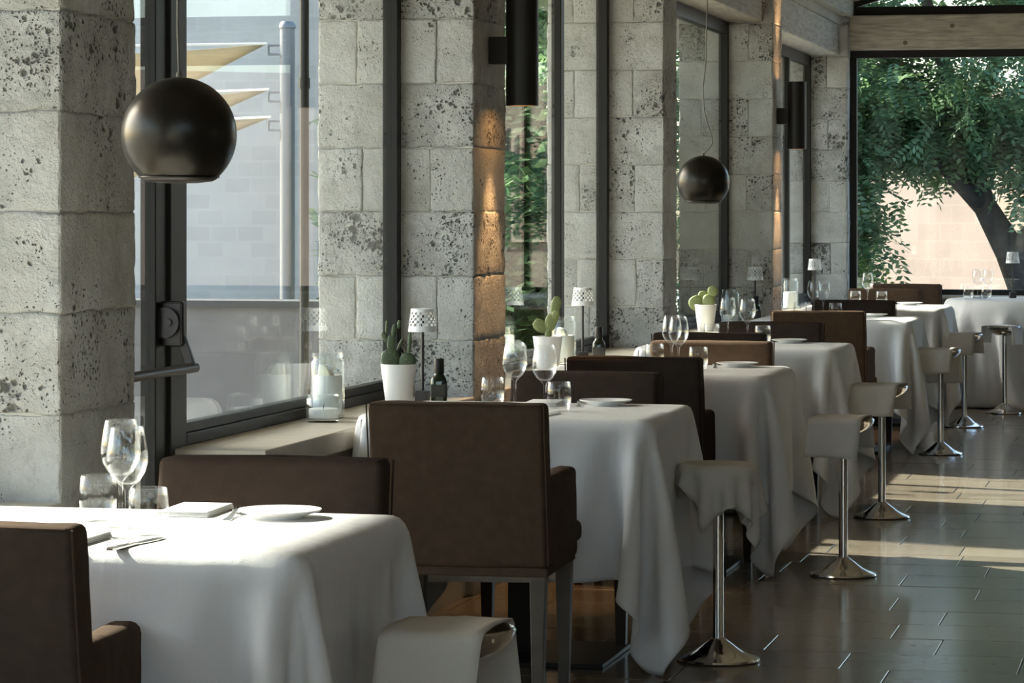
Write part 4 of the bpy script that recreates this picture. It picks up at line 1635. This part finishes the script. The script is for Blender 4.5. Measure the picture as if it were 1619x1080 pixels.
def table_lamp(x, y, z, lab, rz=0):
    global LAMP0
    if LAMP0 is not None:
        return dup(LAMP0, (x, y, z), rz, lab)
    t = thing('table_lamp', lab, 'lamp', (x, y, z), rz, 'small perforated table lamps')
    obj('base', MB().box(-0.022, 0.022, -0.022, 0.022, 0, 0.042), GUNMETAL, t, bevel=0.002)
    obj('stem', MB().tube([(0, 0, 0.04), (0, 0, 0.30)], 0.0052, 12), GUNMETAL, t, sm=40)
    bm = bmesh.new()
    n, rows = 28, 8
    rr = []
    for k in range(rows + 1):
        h = k / rows
        r = 0.049 - 0.010 * h
        rr.append([bm.verts.new((r * math.cos(2 * PI * i / n), r * math.sin(2 * PI * i / n), 0.243 + 0.078 * h)) for i in range(n)])
    hol = []
    for k in range(rows):
        for i in range(n):
            f = bm.faces.new((rr[k][i], rr[k][(i + 1) % n], rr[k + 1][(i + 1) % n], rr[k + 1][i]))
            if 1 < k < rows - 1 and (i + k) % 2:
                hol.append(f)
    bmesh.ops.inset_individual(bm, faces=hol, thickness=0.0013)
    bmesh.ops.delete(bm, geom=[f for f in hol if f.is_valid], context='FACES')
    top = bm.faces.new(rr[-1])
    me = bpy.data.meshes.new('lamp_shade')
    bm.to_mesh(me)
    bm.free()
    o = put('lamp_shade', me, LAMPWHITE, t)
    m = o.modifiers.new('thick', 'SOLIDIFY')
    m.thickness = 0.0012
    LAMP0 = t
    return t


table_lamp(-2.563, 10.00, ZS, 'perforated white table lamp behind the second table, nearest the camera')
table_lamp(-2.60, 12.95, ZS, 'perforated white table lamp on the second window sill, right of the cactus and candle', 0.4)
table_lamp(-2.62, 15.15, ZS, 'perforated white table lamp just past the third pillar, above the fourth table', 0.9)
table_lamp(-2.56, 17.97, ZS, 'perforated white table lamp before the pillar with the far wall lamp', 0.2)
table_lamp(-2.60, 21.20, ZS, 'perforated white table lamp in the last window bay by the corner pillar', 0.6)
table_lamp(-1.245, 21.45, ZTAB, 'perforated white table lamp standing on the round table by the end window', 0.3)

BOT0 = None


def oil_bottle(x, y, lab, rz=0.2):
    global BOT0
    if BOT0 is not None:
        return dup(BOT0, (x, y, ZS), rz, lab)
    t = thing('oil_bottle', lab, 'bottle', (x, y, ZS), rz, 'small dark oil bottles on the sills')
    q = MB()
    h = 0.027
    prof = [(h, 0.0), (h, 0.075), (h * 0.93, 0.086), (h * 0.72, 0.094), (0.0165, 0.101), (0.0155, 0.12)]
    vs, fs, n = [], [], 24
    for k, (r, z) in enumerate(prof):
        e = 5.0 if k < 3 else (3.0 if k == 3 else 2.0)
        for i in range(n):
            a = 2 * PI * i / n
            c, s = math.cos(a), math.sin(a)
            d = (abs(c) ** e + abs(s) ** e) ** (-1 / e)
            vs.append((r * d * c, r * d * s, z))
    for k in range(len(prof) - 1):
        for i in range(n):
            j = (i + 1) % n
            fs.append((k * n + i, k * n + j, (k + 1) * n + j, (k + 1) * n + i))
    fs.append(tuple(range(n))[::-1])
    fs.append(tuple(range((len(prof) - 1) * n, len(prof) * n)))
    obj('glass_body', q.add(vs, fs), BOTTLE, t, sm=50)
    obj('stopper', MB().lathe([(0, 0.103), (0.0172, 0.103), (0.0178, 0.112), (0.0172, 0.149), (0.0158, 0.153), (0, 0.153)], 24), SCONCE, t, sm=40)
    obj('label_wrap', MB().box(-0.0276, 0.0276, -0.0276, 0.0276, 0.022, 0.068), LABELPAPER, t, bevel=0.004)
    BOT0 = t
    return t


oil_bottle(-2.50, 9.98, 'dark oil bottle beside the nearest table lamp')
oil_bottle(-2.515, 12.88, 'dark oil bottle right of the lamp on the second window sill')
oil_bottle(-2.53, 14.92, 'dark oil bottle at the foot of the lamp past the third pillar')
oil_bottle(-2.53, 17.80, 'dark oil bottle at the foot of the lamp before the far wall lamp')


def jar(x, y, z, h, r, wax, lab, nm, lump=True):
    t = thing(nm, lab, 'candle jar', (x, y, z), 0, 'candle jars on the sills')
    pr = [(0, 0), (r * 0.93, 0), (r, 0.005), (r, h * 0.84), (r * 0.95, h * 0.88), (r * 0.86, h * 0.90), (r * 0.86, h * 0.925), (r * 0.92, h * 0.94), (r * 0.92, h), (r * 0.87, h),
          (r * 0.84, h * 0.92), (r * 0.92, h * 0.865), (r * 0.955, h * 0.83), (r * 0.955, 0.012), (0, 0.010)]
    obj('glass', MB().lathe(pr, 36), JARGLASS, t, sm=50)
    c = obj('candle', MB().lathe([(0, 0.012), (r * 0.86, 0.012), (r * 0.86, wax * 0.96), (r * 0.78, wax), (r * 0.5, wax * 0.97), (0, wax * 0.95)], 28), WAX, t, sm=50)
    if lump:
        q = MB()
        q.add([(-r * .55, -r * .35, wax * 0.95), (r * .35, -r * .4, wax * 0.95), (r * .4, r * .35, wax * 0.95), (-r * .5, r * .4, wax * 0.95),
               (-r * .5, -r * .25, wax + r * .62), (r * .05, -r * .35, wax + r * .55), (r * .1, r * .3, wax + r * .5), (-r * .4, r * .35, wax + r * .66)],
              [(3, 2, 1, 0), (4, 5, 6, 7), (0, 1, 5, 4), (1, 2, 6, 5), (2, 3, 7, 6), (3, 0, 4, 7)])
        obj('wax_lump', q, plain('yellow_wax', (0.82, 0.76, 0.56), 0.5), c, bevel=0.006, sm=60)
    obj('wick', MB().tube([(0, 0, wax * 0.9), (0.002, 0, wax + 0.012)], 0.0012, 6), SCONCE, c)
    return t


jar(-2.672, 9.22, ZS, 0.205, 0.054, 0.135, 'tall glass candle jar on the first window sill, behind the low one', 'candle_jar')
jar(-2.635, 9.045, ZS, 0.085, 0.053, 0.042, 'low glass candle jar in front of the tall one on the first window sill', 'low_candle_jar', lump=False)
jar(-2.625, 12.66, ZS, 0.205, 0.054, 0.125, 'tall glass candle jar behind the cactus on the second window sill', 'candle_jar')
jar(-2.60, 17.25, ZS, 0.205, 0.052, 0.06, 'tall glass candle jar nearly burnt down on the third window sill, right of the cactus', 'candle_jar', lump=False)
jar(-2.62, 20.05, ZS, 0.21, 0.054, 0.12, 'tall glass candle jar on the last window sill', 'candle_jar', lump=False)
jar(-2.68, 19.80, ZS, 0.085, 0.045, 0.042, 'low glass candle jar left of the tall one on the last window sill', 'low_candle_jar', lump=False)


def pad(c, h, wdt, th, lean, yaw, tilt):
    """one flat oval cactus pad standing on its lower end c"""
    me_v, me_f = [], []
    nu, nv = 18, 12
    q = MB()
    M = Matrix.Translation(Vector(c)) @ Matrix.Rotation(yaw, 4, 'Z') @ Matrix.Rotation(lean, 4, 'Y') @ Matrix.Rotation(tilt, 4, 'X')
    prof = []
    vs, fs, rings = [], [], []
    for k in range(nv + 1):
        a = PI * k / nv
        z = h * 0.5 * (1 - math.cos(a))
        r = math.sin(a) ** 0.8
        r *= 0.86 + 0.22 * (k / nv)
        if k in (0, nv):
            rings.append([len(vs)])
            vs.append(M @ Vector((0, 0, z)))
        else:
            rings.append(list(range(len(vs), len(vs) + nu)))
            for i in range(nu):
                b = 2 * PI * i / nu
                vs.append(M @ Vector((wdt / 2 * r * math.cos(b), th / 2 * r * math.sin(b), z)))
    for a, b in zip(rings, rings[1:]):
        for i in range(nu):
            j = (i + 1) % nu
            if len(a) == 1:
                fs.append((a[0], b[j], b[i]))
            elif len(b) == 1:
                fs.append((a[i], a[j], b[0]))
            else:
                fs.append((a[i], a[j], b[j], b[i]))
    return q.add(vs, fs)


def cactus(x, y, pads, lab, mat=None):
    t = thing('potted_cactus', lab, 'cactus', (x, y, ZS), 0, 'prickly pear cacti in white pots')
    obj('pot', MB().lathe([(0, 0), (0.040, 0), (0.042, 0.003), (0.060, 0.142), (0.0605, 0.146), (0.0555, 0.146), (0.054, 0.125), (0, 0.125)], 36), POTWHITE, t, sm=50)
    obj('soil', MB().lathe([(0.0535, 0.126), (0.03, 0.131), (0, 0.129)], 20), SOIL, t)
    for p in pads:
        obj('pad', pad(*p), mat or CACTUS_SUNLIT, t, sm=180)
    return t


V2 = 0.2
cactus(-2.575, 9.73, [((-0.022, -0.005, 0.118), 0.078, 0.066, 0.022, -0.12, V2, 0.0), ((0.026, 0.0, 0.118), 0.066, 0.058, 0.02, 0.12, V2, 0.05),
                      ((-0.026, 0.0, 0.186), 0.058, 0.030, 0.013, 0.0, V2, 0.0), ((-0.020, 0.0, 0.230), 0.05, 0.018, 0.011, 0.15, V2, 0.0),
                      ((-0.036, 0.0, 0.215), 0.040, 0.020, 0.010, -0.5, V2, 0.0), ((-0.042, 0.0, 0.245), 0.045, 0.011, 0.009, 0.05, V2, 0.0),
                      ((-0.008, 0.01, 0.19), 0.045, 0.012, 0.010, 0.45, V2, 0.0), ((0.034, 0.0, 0.178), 0.075, 0.013, 0.010, 0.08, V2, 0.0),
                      ((0.000, 0.0, 0.262), 0.030, 0.014, 0.010, 0.1, V2, 0.0)],
       'spindly cactus, green darkened as if backlit, in a white pot at the end of the first window sill', CACTUS_BACKLIT)
cactus(-2.56, 12.03, [((0.000, 0, 0.12), 0.070, 0.028, 0.018, 0.08, V2, 0), ((-0.004, 0, 0.165), 0.066, 0.052, 0.018, -0.85, V2, 0), ((0.006, 0, 0.165), 0.075, 0.050, 0.019, 0.18, V2, 0.1),
                      ((0.018, 0.005, 0.19), 0.07, 0.034, 0.016, 0.3, V2, 0.3), ((0.026, 0, 0.228), 0.082, 0.042, 0.016, 0.18, V2, 0)],
       'tall green cactus with paddle pads in a white pot on the second window sill')
cactus(-2.60, 16.35, [((-0.030, 0, 0.115), 0.085, 0.085, 0.026, -0.5, V2, 0), ((0.015, 0, 0.118), 0.085, 0.075, 0.03, 0.05, V2, 0.0), ((0.032, 0, 0.19), 0.058, 0.060, 0.02, 0.25, V2, 0),
                      ((-0.02, 0.02, 0.16), 0.06, 0.06, 0.02, 0.1, V2, 0)],
       'low cactus with round pads, green paled as if sunlit, in a white pot on the third window sill')

# ------------------------------------------------------------------ pendant lamps
def pendant(x, y, zc, lab, cord):
    t = thing('pendant_lamp', lab, 'pendant lamp', (x, y, zc), 0, 'dark globe pendant lamps')
    R = 0.1195
    cut = -0.735
    prof = [(0, R)]
    n = 30
    a0 = math.acos(cut)
    for k in range(1, n + 1):
        a = a0 * k / n
        prof.append((R * math.sin(a), R * math.cos(a)))
    rim = prof[-1]
    prof += [(rim[0] - 0.002, rim[1] - 0.001), (rim[0] - 0.004, rim[1] + 0.001)]
    for k in range(n, 0, -1):
        a = a0 * k / n
        prof.append(((R - 0.004) * math.sin(a), (R - 0.004) * math.cos(a)))
    prof.append((0, R - 0.004))
    obj('globe_shade', MB().lathe(prof, 56), PENDANT, t, sm=50)
    rt_ = rim[0]
    obj('opening_rim', MB().tube([((rt_ + 0.001) * math.cos(2 * PI * k / 40), (rt_ + 0.001) * math.sin(2 * PI * k / 40), rim[1]) for k in range(41)], 0.0022, 8, cap=False), PENDANT, t, sm=60)
    obj('diffuser', MB().lathe([(rt_ - 0.001, rim[1] + 0.002), (rt_ - 0.002, rim[1] - 0.004), (rt_ - 0.012, rim[1] - 0.009), (rt_ * 0.5, rim[1] - 0.0125), (0, rim[1] - 0.0135)], 48), GUNMETAL, t, sm=60)
    obj('cord_grip', MB().lathe([(0.006, R - 0.002), (0.006, R + 0.008), (0.003, R + 0.012), (0, R + 0.012)], 12), CORD, t)
    obj('cord', MB().tube([(dx, 0, R + 0.005 + dz) for dx, dz in cord], 0.0026, 8), CORD, t, sm=60)
    return t


zc1, zc2 = 1.51, 1.486
top1 = zroof(-2.056) - zc1
pendant(-2.056, 5.99, zc1, 'large looking dark globe pendant in front of the first window', [(0, 0), (-0.003, 0.1), (0.0, 0.5), (0, 1.0), (0, top1 - 0.1)])
top2 = zroof(-2.18) - zc2
pendant(-2.18, 13.64, zc2, 'smaller looking dark globe pendant before the third window', [(0.0, 0), (0.02, 0.02), (0.042, 0.05), (0.038, 0.09), (0.018, 0.14), (0.004, 0.20), (-0.002, 0.30), (0.012, 0.42), (0.018, 0.7), (0.016, top2 - 0.1)])
